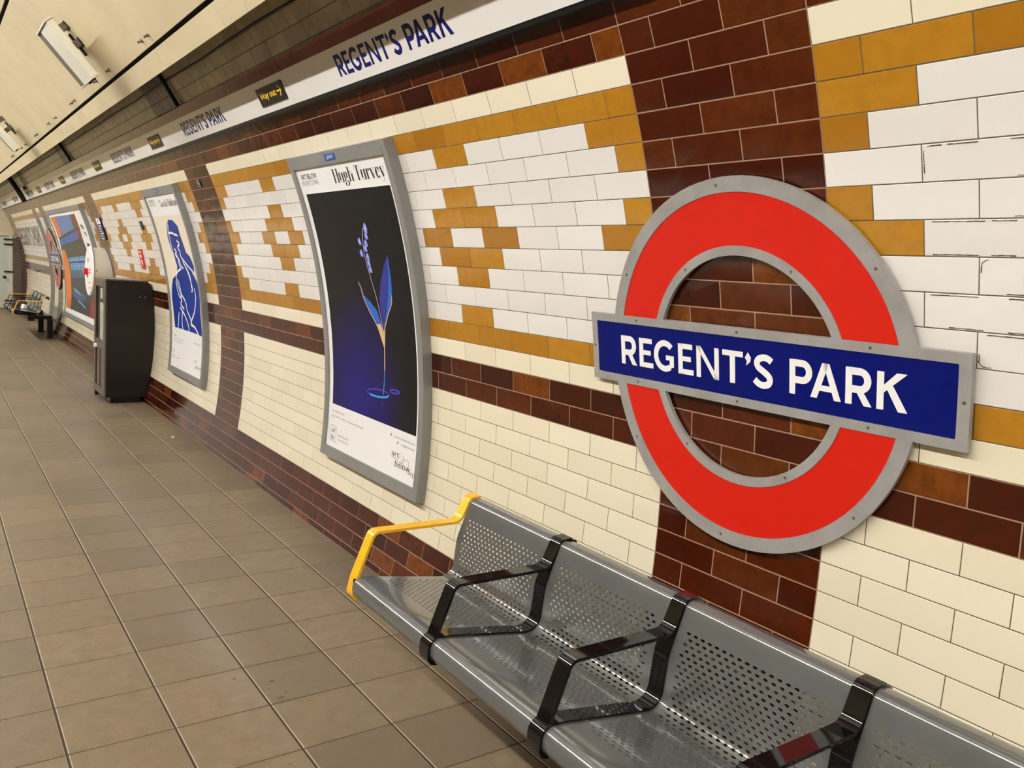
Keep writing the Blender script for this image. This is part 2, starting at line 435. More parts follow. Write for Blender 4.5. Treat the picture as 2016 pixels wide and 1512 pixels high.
# platform floor: 300 mm tiles, wide dark joints lengthways and thin ones across
FX0, FW, FY0, FD = 1.678, 0.3040, 4.931, 0.29766
XE = 3.150; XP = 0.05
bm = NB(); glaze = bm.faces.layers.float.new('glaze')
rng = random.Random(5)
xs = [XP] + [FX0 + c * FW for c in range(-5, 5) if XP + .05 < FX0 + c * FW < XE - .04] + [XE]
r0 = int((FY0 - YB) / FD) - 1; r1 = int((FY0 - YA) / FD) + 1
for i in range(len(xs) - 1):
    for r in range(r0, r1):
        ya, yb = max(FY0 - (r + 1) * FD, YA), min(FY0 - r * FD, YB)
        if yb - ya < 0.02: continue
        xa, xb = xs[i], xs[i + 1]
        gx, gy, b = 0.0037, 0.0018, 0.0028
        t = [bm.verts.new((x, y, z)) for x, y, z in ((xa + gx + b, ya + gy + b, 0), (xb - gx - b, ya + gy + b, 0), (xb - gx - b, yb - gy - b, 0), (xa + gx + b, yb - gy - b, 0))]
        m_ = [bm.verts.new((x, y, -0.0016)) for x, y in ((xa + gx, ya + gy), (xb - gx, ya + gy), (xb - gx, yb - gy), (xa + gx, yb - gy))]
        fs = [bm.faces.new(t)] + [bm.faces.new([m_[k], m_[(k + 1) % 4], t[(k + 1) % 4], t[k]]) for k in range(4)]
        tone = rng.random()
        for f in fs: f[glaze] = tone
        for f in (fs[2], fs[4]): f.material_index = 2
q = [bm.verts.new((x, y, -0.0017)) for x, y in ((XP, YA), (XE, YA), (XE, YB), (XP, YB))]
f = bm.faces.new(q); f.material_index = 1
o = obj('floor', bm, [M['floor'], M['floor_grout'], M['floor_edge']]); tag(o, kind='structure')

bm = NB(); bx(bm, -0.28, XP, YA, YB, -0.12, 0.0); o = obj('trim_1', bm, M['coping']); tag(o, kind='structure')      # platform edge coping
bm = NB(); bx(bm, -0.2, XE + .3, YA, YB, -1.1, -0.125); o = obj('trim_2', bm, M['far_brown']); tag(o, kind='structure')  # platform body
bm = NB(); bx(bm, -3.2, -0.2, YA, YB, -1.2, -1.1); o = obj('trim_3', bm, M['ballast']); tag(o, kind='structure')    # track bed
for x in (-2.55, -1.1):
    bm = NB(); bx(bm, x - .035, x + .035, YA, YB, -1.1, -0.95); o = obj('trim_4', bm, M['steel']); tag(o, kind='structure')

# wall on the track side (never in view, but it is what the glazed tiles mirror)
bm = NB()
for k in range(30):
    t0 = math.radians(-34 + k * 2.4)
    t1 = math.radians(-34 + (k + 1) * 2.4)
    if -34 + k * 2.4 > 36: break
    vs4 = [bm.verts.new((-R * math.cos(t), y, CZ + R * math.sin(t))) for t, y in ((t0, YA), (t0, YB), (t1, YB), (t1, YA))]
    f = bm.faces.new(vs4); f.material_index = 1 if k in (5, 12, 13, 24) else 0
o = obj('wall_left', bm, [M['wall_far_side'], M['brown']]); tag(o, kind='structure')

# ceiling of enamelled panels, standing in front of the tiles, with a dark slot lengthways
RC = R - 0.25
def thj(j): return TH0 - j * H / R
TE = thj(-7.38); G1 = thj(-9.0); G2 = thj(-19.2); GW = 0.0038
segs = [(TE, G1 - GW), (G1 + GW, G2 - GW * 1.2), (G2 + GW * 1.2, PI / 2), (PI / 2, PI - G2 - GW), (PI - G2 + GW, PI - G1 - GW), (PI - G1 + GW, PI - TE)]
jn = [7.38, 8.71, 13.42, 18.36, 19.79, 24.38, 29.8, 35.3, 40.3, 41.6, 47.0, 52.4, 57.8, 63.2, 68.6, 74, 79.4, 84.8]
jn = [7.38 - 5.4 * k for k in range(1, 9)][::-1] + jn
ys = [YA] + [Y0 + u * U for u in jn if YA < Y0 + u * U < YB] + [YB]
bm = NB()
for si, (ta, tb) in enumerate(segs):
    n = max(2, int((tb - ta) / 0.05))
    for ya, yb in zip(ys, ys[1:]):
        ya += 0.0012; yb -= 0.0012
        ring = []
        for k in range(n + 1):
            t = ta + (tb - ta) * k / n
            ring.append([bm.verts.new((r * math.cos(t), y, CZ + r * math.sin(t))) for r, y in ((RC, ya), (RC, yb), (RC + 0.012, yb), (RC + 0.012, ya))])
        for k in range(n):
            for e in range(4):
                bm.faces.new([ring[k][e], ring[k][(e + 1) % 4], ring[k + 1][(e + 1) % 4], ring[k + 1][e]])
        bm.faces.new(ring[0]); bm.faces.new(ring[-1])
bmesh.ops.recalc_face_normals(bm, faces=bm.faces)
# dark void behind the slots
n = 60
for k in range(n):
    t0 = TE + 0.02 + (PI - 2 * TE - 0.04) * k / n; t1 = TE + 0.02 + (PI - 2 * TE - 0.04) * (k + 1) / n
    f = bm.faces.new([bm.verts.new(((RC + 0.06) * math.cos(t), y, CZ + (RC + 0.06) * math.sin(t))) for t, y in ((t0, YA), (t0, YB), (t1, YB), (t1, YA))])
    f.material_index = 1
ceil = obj('ceiling', bm, [M['ceil'], M['ceil_back']]); tag(ceil, kind='structure')
for p in ceil.data.polygons: p.use_smooth = True
ceil.data.set_sharp_from_angle(angle=math.radians(30))

def bolt(u, j):
    t = thj(j); c = Vector((RC * math.cos(t), Y0 + u * U, CZ + RC * math.sin(t)))
    nrm = Vector((-math.cos(t), 0, -math.sin(t)))
    b = NB()
    bmesh.ops.create_cone(b, cap_ends=True, segments=10, radius1=0.013, radius2=0.009, depth=0.010)
    bmesh.ops.create_cone(b, cap_ends=True, segments=8, radius1=0.006, radius2=0.006, depth=0.026, matrix=Matrix.Translation((0, 0, 0.010)))
    m_ = Matrix.Translation(c + nrm * 0.005) @ nrm.to_track_quat('Z', 'Y').to_matrix().to_4x4()
    bmesh.ops.transform(b, matrix=m_, verts=b.verts)
    return obj('ceiling_bolt', b, M['bracket'], ceil)
for u in (7.0, 9.1, 13.08, 13.74, 17.87, 19.85, 24.03, 24.68, 28.81, 30.8, 35.02, 35.59, 39.84, 41.8, 46.7, 47.3): bolt(u, -9.77)

# end wall with its pale door
def disc_wall(name, y, material, door=False):
    bm = NB(); n = 48; pts = []
    if door:
        x0, x1, z1 = 1.95, 3.045, 1.70
    for k in range(n + 1):
        t = thj(27.4) + (PI - 2 * thj(27.4)) * k / n
        pts.append((R * 1.002 * math.cos(t), CZ + R * 1.002 * math.sin(t)))
    if door:
        ps = [(p[0], p[1]) for p in pts] + [(-3.0, -1.1), (x0, -1.1), (x0, z1), (x1, z1), (x1, -0.02)]
    else: ps = pts + [(-3.0, -1.1), (3.1, -1.1)]
    f = bm.faces.new([bm.verts.new((x, y, z)) for x, z in ps])
    bmesh.ops.triangulate(bm, faces=[f])
    o = obj(name, bm, material); tag(o, kind='structure'); return o
disc_wall('wall_back', YB, M['ceil'], True)
disc_wall('wall_front', YA, M['cream'])
bm = NB(); bx(bm, 3.05, 3.225, YB - 0.06, YB - 0.002, 0.001, 1.62); o = obj('trim_5', bm, M['far_brown']); tag(o, kind='structure')
dr = tag(obj('door_1', bx(NB(), 1.97, 3.03, YB + 0.01, YB + 0.05, 0.012, 1.685, 0.004), M['door']), kind='structure')
obj('door_frame', bx(NB(), 2.985, 3.045, YB - 0.02, YB + 0.06, 0.001, 1.70, 0.003), M['housing'], dr)
obj('door_frame', bx(NB(), 1.95, 3.0, YB - 0.02, YB + 0.06, 1.655, 1.70, 0.003), M['housing'], dr)
obj('door_frame', bx(NB(), 1.95, 2.0, YB - 0.02, YB + 0.06, 0.001, 1.66, 0.003), M['housing'], dr)
for z in (1.56, 1.45, 0.83, 0.17, 0.06):
    obj('hinge', bx(NB(), 2.87, 3.05, YB - 0.045, YB - 0.021, z, z + 0.035, 0.004), M['black'], dr)
b = NB(); bmesh.ops.create_uvsphere(b, u_segments=12, v_segments=8, radius=0.035, matrix=Matrix.Translation((2.88, YB - 0.05, 0.72)))
obj('door_handle', b, M['black'], dr, True)

# conduits and cables on the sooty strip over the name boards
def conduit(name, label, pts_uj, rad, off, group=None):
    b = NB(); pts = [wrap_pt(A(u), J(j), 0, off) for u, j in pts_uj]; prev = None
    for i, p in enumerate(pts):
        d = (pts[min(i + 1, len(pts) - 1)] - pts[max(i - 1, 0)]).normalized()
        q = d.to_track_quat('Z', 'Y').to_matrix()
        ring = [b.verts.new(p + q @ Vector((rad * math.cos(k * PI / 4), rad * math.sin(k * PI / 4), 0))) for k in range(8)]
        if prev:
            for k in range(8): b.faces.new([prev[k], prev[(k + 1) % 8], ring[(k + 1) % 8], ring[k]])
        prev = ring
    o = obj(name, b, M['black'], smooth=True)
    return tag(o, label, 'conduit', group)
conduit('vertical_conduit', 'black conduit crossing the sooty tiles above the second name board, nearest of the vertical ones', [(17.62, -4.95 - k * .3) for k in range(16)], 0.014, 0.018)
conduit('vertical_conduit', 'second black vertical conduit on the sooty tiles, high above the help point', [(38.3, -4.95 - k * .3) for k in range(16)], 0.016, 0.018)
conduit('vertical_conduit', 'thick black conduit at the far end that runs down past the name board strip', [(63.3, -1.9 - k * .35) for k in range(22)], 0.04, 0.09)
conduit('long_cable', 'thin dark cable running lengthways just below the ceiling edge', [(-6 + k * 2.0, -7.03 - 0.06 * math.sin(k * 1.7)) for k in range(48)], 0.006, 0.006)

# crazed and chipped glaze lines round the worn white tiles nearest the camera
bm = NB(); rng = random.Random(11)
for j in range(3, 10):
    odd = j % 2
    for k in range(0, 7):
        # tile edges on the panel to the right of the brown band
        u1 = -(2.5 + k + (0.5 if odd else 0)); u0 = u1 - 1
        if must(j, -u1 - 2.5 + .5): continue
        x0, x1, y0, y1 = A(u1) + .005, A(u0) - .005, J(j + 1) + .0045, J(j) - .0045
        loop = rrect(x0, x1, y0, y1, .014, 4)
        pts = []
        for i in range(len(loop)):
            p, q = Vector(loop[i]), Vector(loop[(i + 1) % len(loop)]); m_ = max(1, int((q - p).length / .012))
            pts += [p.lerp(q, s / m_) for s in range(m_)]
        n_ = len(pts); on = 0
        for i in range(n_):
            if on > 0:
                a, c = pts[i], pts[(i + 1) % n_]; w_ = rng.uniform(.0010, .0024)
                w2 = Vector((rng.uniform(-.0008, .0008), rng.uniform(-.0008, .0008)))
                try: ribbon(bm, [tuple(a), tuple(c + w2)], w_, .0008)
                except ValueError: pass
                on -= 1
            elif rng.random() < (.0 if k == 0 else .09 if 3 < j < 9 else .04): on = rng.randint(2, 9)
crk = obj('glaze_crack', wrap(bm), M['chip'], bpy.data.objects['wall_right'], label='dark crazed lines along the tile edges'); crk['kind'] = 'stuff'

# small dark spots trodden into the floor tiles
floor_o = bpy.data.objects['floor']; rng = random.Random(2)
for x, y, r in ((2.236, 2.779, 0.007), (2.344, 2.699, 0.01), (2.333, 2.578, 0.01), (2.315, 2.653, 0.004), (2.298, 2.654, 0.004), (2.362, 2.608, 0.006), (2.654, 2.694, 0.005), (2.224, 2.195, 0.004), (2.599, 9.191, 0.02)):
    b = NB(); n_ = 10
    b.faces.new([b.verts.new((x + r * 1.3 * rng.uniform(.7, 1.1) * math.cos(k * 2 * PI / n_), y + r * rng.uniform(.7, 1.1) * math.sin(k * 2 * PI / n_), .0003)) for k in range(n_)])
    obj('floor_stain', b, M['stain'], floor_o)

# ================================================================== LAMPS (over the platform edge, above the frame)
def luminaire(y):
    t = thing('fluorescent_luminaire', 'slim white fluorescent luminaire hanging over the platform edge', 'light', (LAMP_X, y, LAMP_Z + .09), 'fluorescent luminaires over the platform edge')
    obj('lamp_housing', bx(NB(), LAMP_X - .05, LAMP_X + .05, y - .74, y + .74, LAMP_Z + .041, LAMP_Z + .09, .006), M['lampbody'], t)
    b = bx(NB(), LAMP_X - .10, LAMP_X + .10, y - .76, y + .76, LAMP_Z + .034, LAMP_Z + .040)
    for s, dz in ((-1, -.045), (1, .004)): bx(b, LAMP_X + s * .103 - .003, LAMP_X + s * .103 + .003, y - .76, y + .76, LAMP_Z + dz, LAMP_Z + .040)  # trough added to block upward light; longer left lip cuts track-side fill
    obj('added_light_shield', b, M['lampbody'], t)
    b = NB(); bmesh.ops.create_cone(b, cap_ends=True, segments=12, radius1=.019, radius2=.019, depth=1.42, matrix=Matrix.Translation((LAMP_X, y, LAMP_Z)) @ Matrix.Rotation(PI / 2, 4, 'X'))
    obj('lamp_tube', b, M['tube'], t, True)
    for s in (-.7, .7): obj('hanger', bx(NB(), LAMP_X - .01, LAMP_X + .01, y + s - .01, y + s + .01, LAMP_Z + .088, CZ + RC - .018, 0), M['bracket'], t)
y = YA + 1.1
while y < YB - .8: luminaire(y); y += 1.62

# boxes on brackets under the ceiling
def ceiling_box(u0, label, k=0.0):
    TH = lambda j: thj(j)
    cy = Y0 + u0 * U
    c = wrap_pt(A(u0), J(-12.38), 0.42, 0)
    t = thing('ceiling_light_box', label, 'light', tuple(c), 'light boxes bracketed off the ceiling panels')
    th = TH(-12.4); e1 = Vector((math.sin(th), 0, -math.cos(th))); e2 = Vector((0, 1, 0)); e3 = Vector((-math.cos(th), 0, -math.sin(th)))
    def place(b, mtl, nm, pos, lab=None):
        m_ = Matrix((e1, e2, e3)).transposed().to_4x4(); m_.translation = Vector(pos)
        bmesh.ops.transform(b, matrix=m_, verts=b.verts)
        return obj(nm, b, mtl, t, label=lab)
    place(bx(NB(), -.180, .180, -.18, .11, -.045, 0, .006), M['lampbody'], 'light_body', c)
    place(bx(NB(), -.180, .180, .112, .235, -.05, -.004, .004), M['grille'], 'louvre', c, 'dark louvre strip along the box')
    for s in (-.187, .180): place(bx(NB(), s, s + .007, -.185, .24, -.055, .006, .002), M['housing'], 'end_cap', c)
    for s in (-.165, -.05):
        place(bx(NB(), s, s + .045, .16, .215, -.166, -.046, .003), M['bracket'], 'bracket_arm', c)
        place(bx(NB(), s - .006, s + .051, .14, .235, -.169, -.164, .002), M['black'], 'bracket_plate', c)
    place(bx(NB(), -.10, .05, .236, .262, -.169, -.155, .003), M['black'], 'bracket_plate', c)
    for s in (.0, -.12): place(bx(NB(), .186, .197, s, s + .04, -.03, -.008, .002), M['black'], 'catch', c)
ceiling_box(17.78, 'pale light box on a bracket under the ceiling, the nearer and wholly visible one')
ceiling_box(39.2, 'farther pale light box under the ceiling, cut by the left edge of the photo')

# ================================================================== NAME BOARDS
def name_board(k, lab):
    u0, u1 = 9.62 + 11.05 * (k - 1), 9.62 + 11.05 * k
    a0, a1 = A(u1) + .0015, A(u0) - .0015
    t = thing('station_name_board', lab, 'sign', tuple(wrap_pt((a0 + a1) / 2, J(-2.1), 0.0, 0)), 'station name boards in the frieze')
    b = rect(NB(), a0, a1, J(-2.12), J(-4.13), 0.0, .028); obj('white_panel', wrap(b), M['sign_white'], t)
    b = rect(NB(), a0, a1, J(-4.135), J(-4.86), 0.0, .029); obj('brown_strip', wrap(b), M['strip'], t, label='glossy brown strip')
    b = NB(); station_name(b, -1.640 - 11.05 * U * k, J(-2.61), .0885, .0282, .0290); obj('lettering', wrap(b, 0), M['navy'], t, label="REGENT'S PARK in dark blue")
labs = ['nearest white REGENT\'S PARK name board, above the flower poster', 'second white REGENT\'S PARK name board, above the brown band left of the flower poster',
        'third white REGENT\'S PARK name board, above the blue print poster', 'fourth white REGENT\'S PARK name board, above the dark cabinet and help point',
        'fifth white REGENT\'S PARK name board, above the abstract painting poster', 'sixth white REGENT\'S PARK name board, above the far roundel',
        'seventh white REGENT\'S PARK name board, just past the thick conduit', 'farthest white REGENT\'S PARK name board, against the end wall']
for k in range(0, 8): name_board(k, labs[k])
wl = ['nearest small black Way out sign with yellow words, at upper left of the flower poster', 'second black Way out sign, between the first two distant name boards', 'third small black Way out sign along the name boards',
      'fourth small black Way out sign along the name boards', 'fifth tiny black Way out sign along the name boards', 'farthest black Way out sign, past the thick conduit']
for k in range(6):
    a0 = A(11.42) - 11.05 * U * k; a1 = A(9.85) - 11.05 * U * k
    t = thing('way_out_sign', wl[k], 'sign', tuple(wrap_pt((a0 + a1) / 2, J(-2.56), .03)), 'way out signs on the name boards')
    b = poly(NB(), rrect(a0, a1, J(-2.56), J(-3.72), .003), .0292, .033); obj('plate', wrap(b), M['black'], t)
    b = NB(); plain_text(b, 'Way out', a0 + .028, J(-3.00), .034, .225, .0333, bold=.02)
    x = a0 + .268; yb = J(-3.18)
    rect(b, x, x + .055, yb - .004, yb + .004, .0333)
    ribbon(b, [(x + .030, yb + .026), (x + .058, yb), (x + .030, yb - .026)], .009, .0333)
    obj('lettering', wrap(b), M['signyellow'], t, label='yellow words and arrow')
b = rect(NB(), A(88.5), A(-7), J(-1.80), J(-2.112), 0.0, .026); rect(b, A(88.5), A(-7), J(-1.9), J(-2.02), .026, .034)
tag(obj('cable_trunking', wrap(b), M['black']), 'long black cable trunking under the row of white name boards', 'trunking')

# ================================================================== ROUNDELS
EX, EY = .991, 1.009
def sector(bm, r0, r1, ycut, sgn, d0, d1, n=40):
    """half ring cut off flat at ycut above (sgn 1) or below (sgn -1) the middle"""
    a1_ = math.asin(ycut / (r1 * EY)); a0_ = math.asin(ycut / (r0 * EY))
    o_ = []; i_ = []
    for k in range(n + 1):
        t = a1_ + (PI - 2 * a1_) * k / n; o_.append((RX + r1 * EX * math.cos(t), RY + sgn * r1 * EY * math.sin(t)))
        t = a0_ + (PI - 2 * a0_) * k / n; i_.append((RX + r0 * EX * math.cos(t), RY + sgn * r0 * EY * math.sin(t)))
    for k in range(n):
        poly(bm, [i_[k], o_[k], o_[k + 1], i_[k + 1]], d1)
        for L_ in (o_, i_):
            bm.faces.new([bm.verts.new((*L_[k], d0)), bm.verts.new((*L_[k + 1], d0)), bm.verts.new((*L_[k + 1], d1)), bm.verts.new((*L_[k], d1))])
RX, RY, RO = .308, -.8583, .008
BX0, BX1, BY = -.2985, .9220, .1095
SCREWS = [(95, .489), (151, .489), (35, .489), (214, .489), (265, .489), (318, .489), (125, .317), (57, .317), (233, .317), (300, .317)]
def roundel(shift, lab, grime=False):
    global RX
    save = RX; RX = save + shift
    x0, x1 = BX0 + shift, BX1 + shift
    t = thing('station_roundel', lab, 'sign', tuple(wrap_pt(RX, RY - .51, .0, RO)), 'station roundels')
    b = NB()
    sector(b, .3038, .508, .09, 1, 0, .0105); sector(b, .3038, .508, .09, -1, 0, .0105)
    rect(b, x0, x1, RY - BY, RY + BY, 0, .0105)
    for s in (1, -1):
        sector(b, .469, .508, BY - .0005, s, .0105, .0128); sector(b, .3038, .3297, BY - .0005, s, .0105, .0128)
        rect(b, x0, x1, RY + s * .0845, RY + s * BY, .0105, .0128)
    rect(b, x0, x0 + .0245, RY - .085, RY + .085, .0105, .0128); rect(b, x1 - .0275, x1, RY - .085, RY + .085, .0105, .0128)
    obj('frame', wrap(b, RO, .02), M['alu'], t, label='brushed grey metal frame')
    for s in (1, -1):
        b = NB(); sector(b, .330, .4685, BY + .0004, s, .0100, .0109)
        obj('ring_panel', wrap(b, RO, .02), M['red'], t, label='red enamel half ring')
    b = poly(NB(), rrect(x0 + .0248, x1 - .0278, RY - .0842, RY + .0842, .006), .0100, .0109); obj('name_bar', wrap(b, RO, .02), M['blue'], t, label='deep blue name bar')
    b = NB(); station_name(b, -.164 + shift, -.905 + .0, .0912, .0110, .0114); obj('lettering', wrap(b, RO, .02), M['white_enamel'], t, label="white REGENT'S PARK lettering")
    sc = [(RX + r * EX * math.cos(math.radians(a)), RY + r * EY * math.sin(math.radians(a))) for a, r in SCREWS]
    sc += [(shift + x, RY + s * .097) for x in (-.09, .30, .69) for s in (1, -1)] + [(x0 + .012, RY), (x1 - .0135, RY)]
    for x, y in sc:
        b = NB(); poly(b, [(x + .0042 * math.cos(k * PI / 5), y + .0042 * math.sin(k * PI / 5)) for k in range(10)], .0128, .0134)
        obj('screw', wrap(b, RO), M['bracket'], t)
    RX = save
roundel(0.0, "large red ring and blue bar REGENT'S PARK roundel on the wall above the near bench")
roundel(-(61.1 + 1.34) * U + .0, "small distant red and blue roundel on the wall above the far bench")

# ================================================================== POSTERS
P1={"black":[[0.042,0.088],[0.978,0.084],[0.99,0.838],[0.058,0.846]],"stem":[[0.644,0.2],[0.612,0.21],[0.588,0.234],[0.575,0.267],[0.572,0.304],[0.585,0.345],[0.605,0.39],[0.628,0.435],[0.646,0.484],[0.661,0.531],[0.665,0.554]],"leaf":[[0.803,0.291],[0.755,0.322],[0.689,0.38],[0.653,0.438],[0.65,0.472],[0.663,0.521],[0.662,0.544],[0.685,0.52],[0.763,0.45],[0.791,0.409],[0.802,0.36],[0.803,0.321]],"leafr":[[0.803,0.291],[0.782,0.361],[0.759,0.41],[0.725,0.46],[0.671,0.529],[0.685,0.52],[0.763,0.45],[0.791,0.409],[0.802,0.36],[0.803,0.321]],"small":[[0.45,0.384],[0.473,0.398],[0.49,0.428],[0.55,0.447],[0.614,0.473],[0.639,0.506],[0.658,0.542],[0.66,0.565],[0.597,0.525],[0.523,0.477],[0.479,0.437],[0.469,0.407]],"goldstem":[[0.666,0.548],[0.665,0.583],[0.66,0.626],[0.656,0.668]],"cyan":[[0.656,0.666],[0.648,0.716],[0.639,0.748]],"tail":[[0.637,0.76],[0.629,0.789]],"ge1":[[0.45,0.384],[0.469,0.407],[0.485,0.439],[0.531,0.477],[0.598,0.52],[0.659,0.571]],"ge2":[[0.784,0.417],[0.772,0.446],[0.733,0.476],[0.684,0.524],[0.663,0.563]],"rip1":[[0.7,0.742],[0.696,0.746],[0.685,0.749],[0.667,0.752],[0.644,0.755],[0.616,0.758],[0.585,0.76],[0.554,0.761],[0.525,0.761],[0.5,0.76],[0.481,0.759],[0.468,0.757],[0.464,0.753],[0.468,0.75],[0.48,0.747],[0.499,0.743],[0.524,0.74],[0.553,0.738],[0.584,0.736],[0.614,0.735],[0.642,0.735],[0.666,0.736],[0.685,0.737],[0.696,0.74],[0.7,0.742]],"ripc":[[0.698,0.745],[0.691,0.747],[0.681,0.75],[0.666,0.753],[0.648,0.755],[0.628,0.757],[0.605,0.759],[0.582,0.76],[0.558,0.761],[0.536,0.761],[0.515,0.761],[0.496,0.76]],"rip2":[[0.806,0.723],[0.802,0.726],[0.792,0.728],[0.777,0.73],[0.758,0.731],[0.74,0.731],[0.724,0.731],[0.713,0.73],[0.709,0.728],[0.713,0.725],[0.724,0.723],[0.739,0.721],[0.758,0.72],[0.777,0.72],[0.792,0.72],[0.802,0.722],[0.806,0.723]],"bells":[[0.637,0.204],[0.632,0.214],[0.627,0.232],[0.545,0.25],[0.609,0.256],[0.594,0.272],[0.541,0.288],[0.601,0.299],[0.601,0.318],[0.607,0.339]],"glow":[[0.497,0.735]],"title":[[0.425,0.016],[0.411,0.059],[0.995,0.022],[0.954,0.063]],"art":[[0.045,0.015],[0.019,0.035],[0.237,0.037],[0.035,0.042],[0.239,0.059]],"low":[[0.042,0.871],[0.207,0.871],[0.049,0.894],[0.461,0.89],[0.042,0.92],[0.126,0.919],[0.054,0.978],[0.138,0.953],[0.282,0.953],[0.283,0.971],[0.776,0.863],[0.99,0.863],[0.988,0.885],[0.752,0.928],[0.921,0.917],[0.979,0.964],[0.79,0.96],[0.772,0.946]]}
P2={"fig":[[0.509,0.139],[0.647,0.143],[0.753,0.177],[0.745,0.229],[0.773,0.28],[0.789,0.319],[0.882,0.339],[0.939,0.39],[0.918,0.424],[0.847,0.426],[0.897,0.446],[0.951,0.475],[0.977,0.508],[0.948,0.638],[0.965,0.768],[0.832,0.763],[0.555,0.763],[0.107,0.766],[0.074,0.678],[0.058,0.593],[0.096,0.535],[0.183,0.477],[0.346,0.447],[0.411,0.399],[0.372,0.345],[0.334,0.3],[0.316,0.237],[0.391,0.175]],"w":[[[0.451,0.166],[0.392,0.206],[0.377,0.255],[0.365,0.3],[0.378,0.354],[0.388,0.404]],[[0.38,0.212],[0.512,0.213],[0.567,0.221],[0.638,0.224],[0.665,0.232]],[[0.586,0.255],[0.645,0.272],[0.564,0.294],[0.607,0.316],[0.599,0.343],[0.657,0.364]],[[0.438,0.3],[0.489,0.317],[0.433,0.336],[0.517,0.361],[0.543,0.396],[0.604,0.409]],[[0.434,0.327],[0.499,0.353],[0.488,0.384],[0.521,0.417]],[[0.657,0.364],[0.762,0.393],[0.902,0.425]],[[0.623,0.369],[0.724,0.428],[0.786,0.514],[0.745,0.533]],[[0.677,0.394],[0.763,0.445],[0.769,0.515]],[[0.841,0.512],[0.85,0.564],[0.769,0.646],[0.643,0.715],[0.768,0.731],[0.886,0.773]],[[0.511,0.415],[0.37,0.436],[0.302,0.474],[0.347,0.527],[0.402,0.58]],[[0.271,0.488],[0.286,0.529],[0.319,0.57],[0.396,0.59],[0.352,0.619],[0.449,0.643]],[[0.345,0.473],[0.385,0.517],[0.412,0.562],[0.477,0.582],[0.531,0.612],[0.545,0.647],[0.621,0.68],[0.697,0.73]],[[0.274,0.669],[0.239,0.717],[0.213,0.77]],[[0.398,0.654],[0.355,0.711],[0.381,0.77]],[[0.314,0.639],[0.461,0.679],[0.556,0.728],[0.584,0.763]]],"cream":[[-0.038,0.111],[0.954,0.118]],"title":[[0.43,0.033],[0.393,0.068],[1.016,0.034],[1.002,0.071]],"low":[[0.062,0.815],[0.055,0.841],[0.449,0.836],[0.719,0.823],[0.997,0.818],[0.047,0.929],[0.267,0.942],[0.462,0.905],[0.58,0.942],[0.772,0.914],[0.99,0.942]]}
P3={"art":[[0.033,0.029],[0.812,0.031],[0.797,0.249],[0.821,0.386],[0.868,0.945],[0.026,0.957],[0.025,0.514],[0.032,0.368],[0.057,0.244]],"orange1":[[0.033,0.029],[0.193,0.028],[0.193,0.133],[0.184,0.224],[0.129,0.249],[0.057,0.244]],"sky":[[0.193,0.028],[0.679,0.031],[0.652,0.153],[0.225,0.214],[0.193,0.133]],"red":[[0.679,0.031],[0.812,0.031],[0.797,0.249],[0.669,0.258],[0.699,0.181]],"bar1":[[0.063,0.239],[0.467,0.187],[0.82,0.152],[0.808,0.163],[0.446,0.206],[0.065,0.254]],"blue2":[[0.06,0.259],[0.441,0.211],[0.694,0.185],[0.673,0.253],[0.075,0.321]],"grey":[[0.055,0.321],[0.795,0.251],[0.836,0.386],[0.203,0.44],[0.154,0.406]],"blue3":[[0.222,0.439],[0.725,0.4],[0.721,0.516],[0.243,0.563]],"red2":[[0.725,0.4],[0.824,0.39],[0.79,0.477],[0.721,0.516]],"bar2":[[0.041,0.487],[0.773,0.441],[0.766,0.455],[0.039,0.503]],"orange2":[[0.035,0.373],[0.153,0.36],[0.2,0.445],[0.216,0.585],[0.2,0.708],[0.178,0.948],[0.026,0.957],[-0.002,0.673]],"teal":[[0.22,0.575],[0.737,0.515],[0.721,0.599],[0.217,0.636]],"dark":[[0.217,0.636],[0.721,0.599],[0.755,0.798],[0.721,0.948],[0.178,0.948]],"red3":[[0.769,0.769],[0.828,0.754],[0.874,0.944],[0.721,0.948]],"b4":[[0.234,0.725],[0.633,0.765],[0.606,0.844],[0.23,0.818]]}
def poster_frame(t, a0, a1, off_front=.045, top=.97, bot=21.85, tagged=True, double=False):
    """grey metal frame; returns a function from paper fractions (s, t) to (a, b)"""
    bt, bb = J(top), J(bot); s_, tp, bt_ = .045, .062, .058
    F = off_front
    b = NB(); rect(b, a0, a1, bb, bt, 0, F - .010); obj('back_plate', wrap(b), M['frame_grey'], t)
    for (x0, x1, y0, y1, nm) in ((a0, a0 + s_, bb, bt, 'frame_side'), (a1 - s_, a1, bb, bt, 'frame_side'), (a0 + s_ + .001, a1 - s_ - .001, bt - tp, bt, 'frame_rail'), (a0 + s_ + .001, a1 - s_ - .001, bb, bb + bt_, 'frame_rail')):
        b = NB(); rect(b, x0, x1, y0, y1, F - .010, F + .002); obj(nm, wrap(b), M['frame_grey'], t)
    px0, px1, py0, py1 = a0 + s_, a1 - s_, bb + bt_, bt - tp
    b = rect(NB(), px0 - .002, px1 + .002, py0 - .002, py1 + .002, F - .0085); paper = obj('poster_sheet', wrap(b), M['paper'], t, label='white printed sheet')
    f = lambda s, tt: (px0 + s * (px1 - px0), py1 - tt * (py1 - py0))
    return f, paper, F, (px0, px1, py0, py1)
def pr(parent, nm, mtl, build, lvl, lab=None, step=.03):
    b = NB(); build(b, DF + .0004 * lvl)
    return obj(nm, wrap(b, 0, step), M[mtl] if isinstance(mtl, str) else mtl, parent, label=lab)
DF = .0365

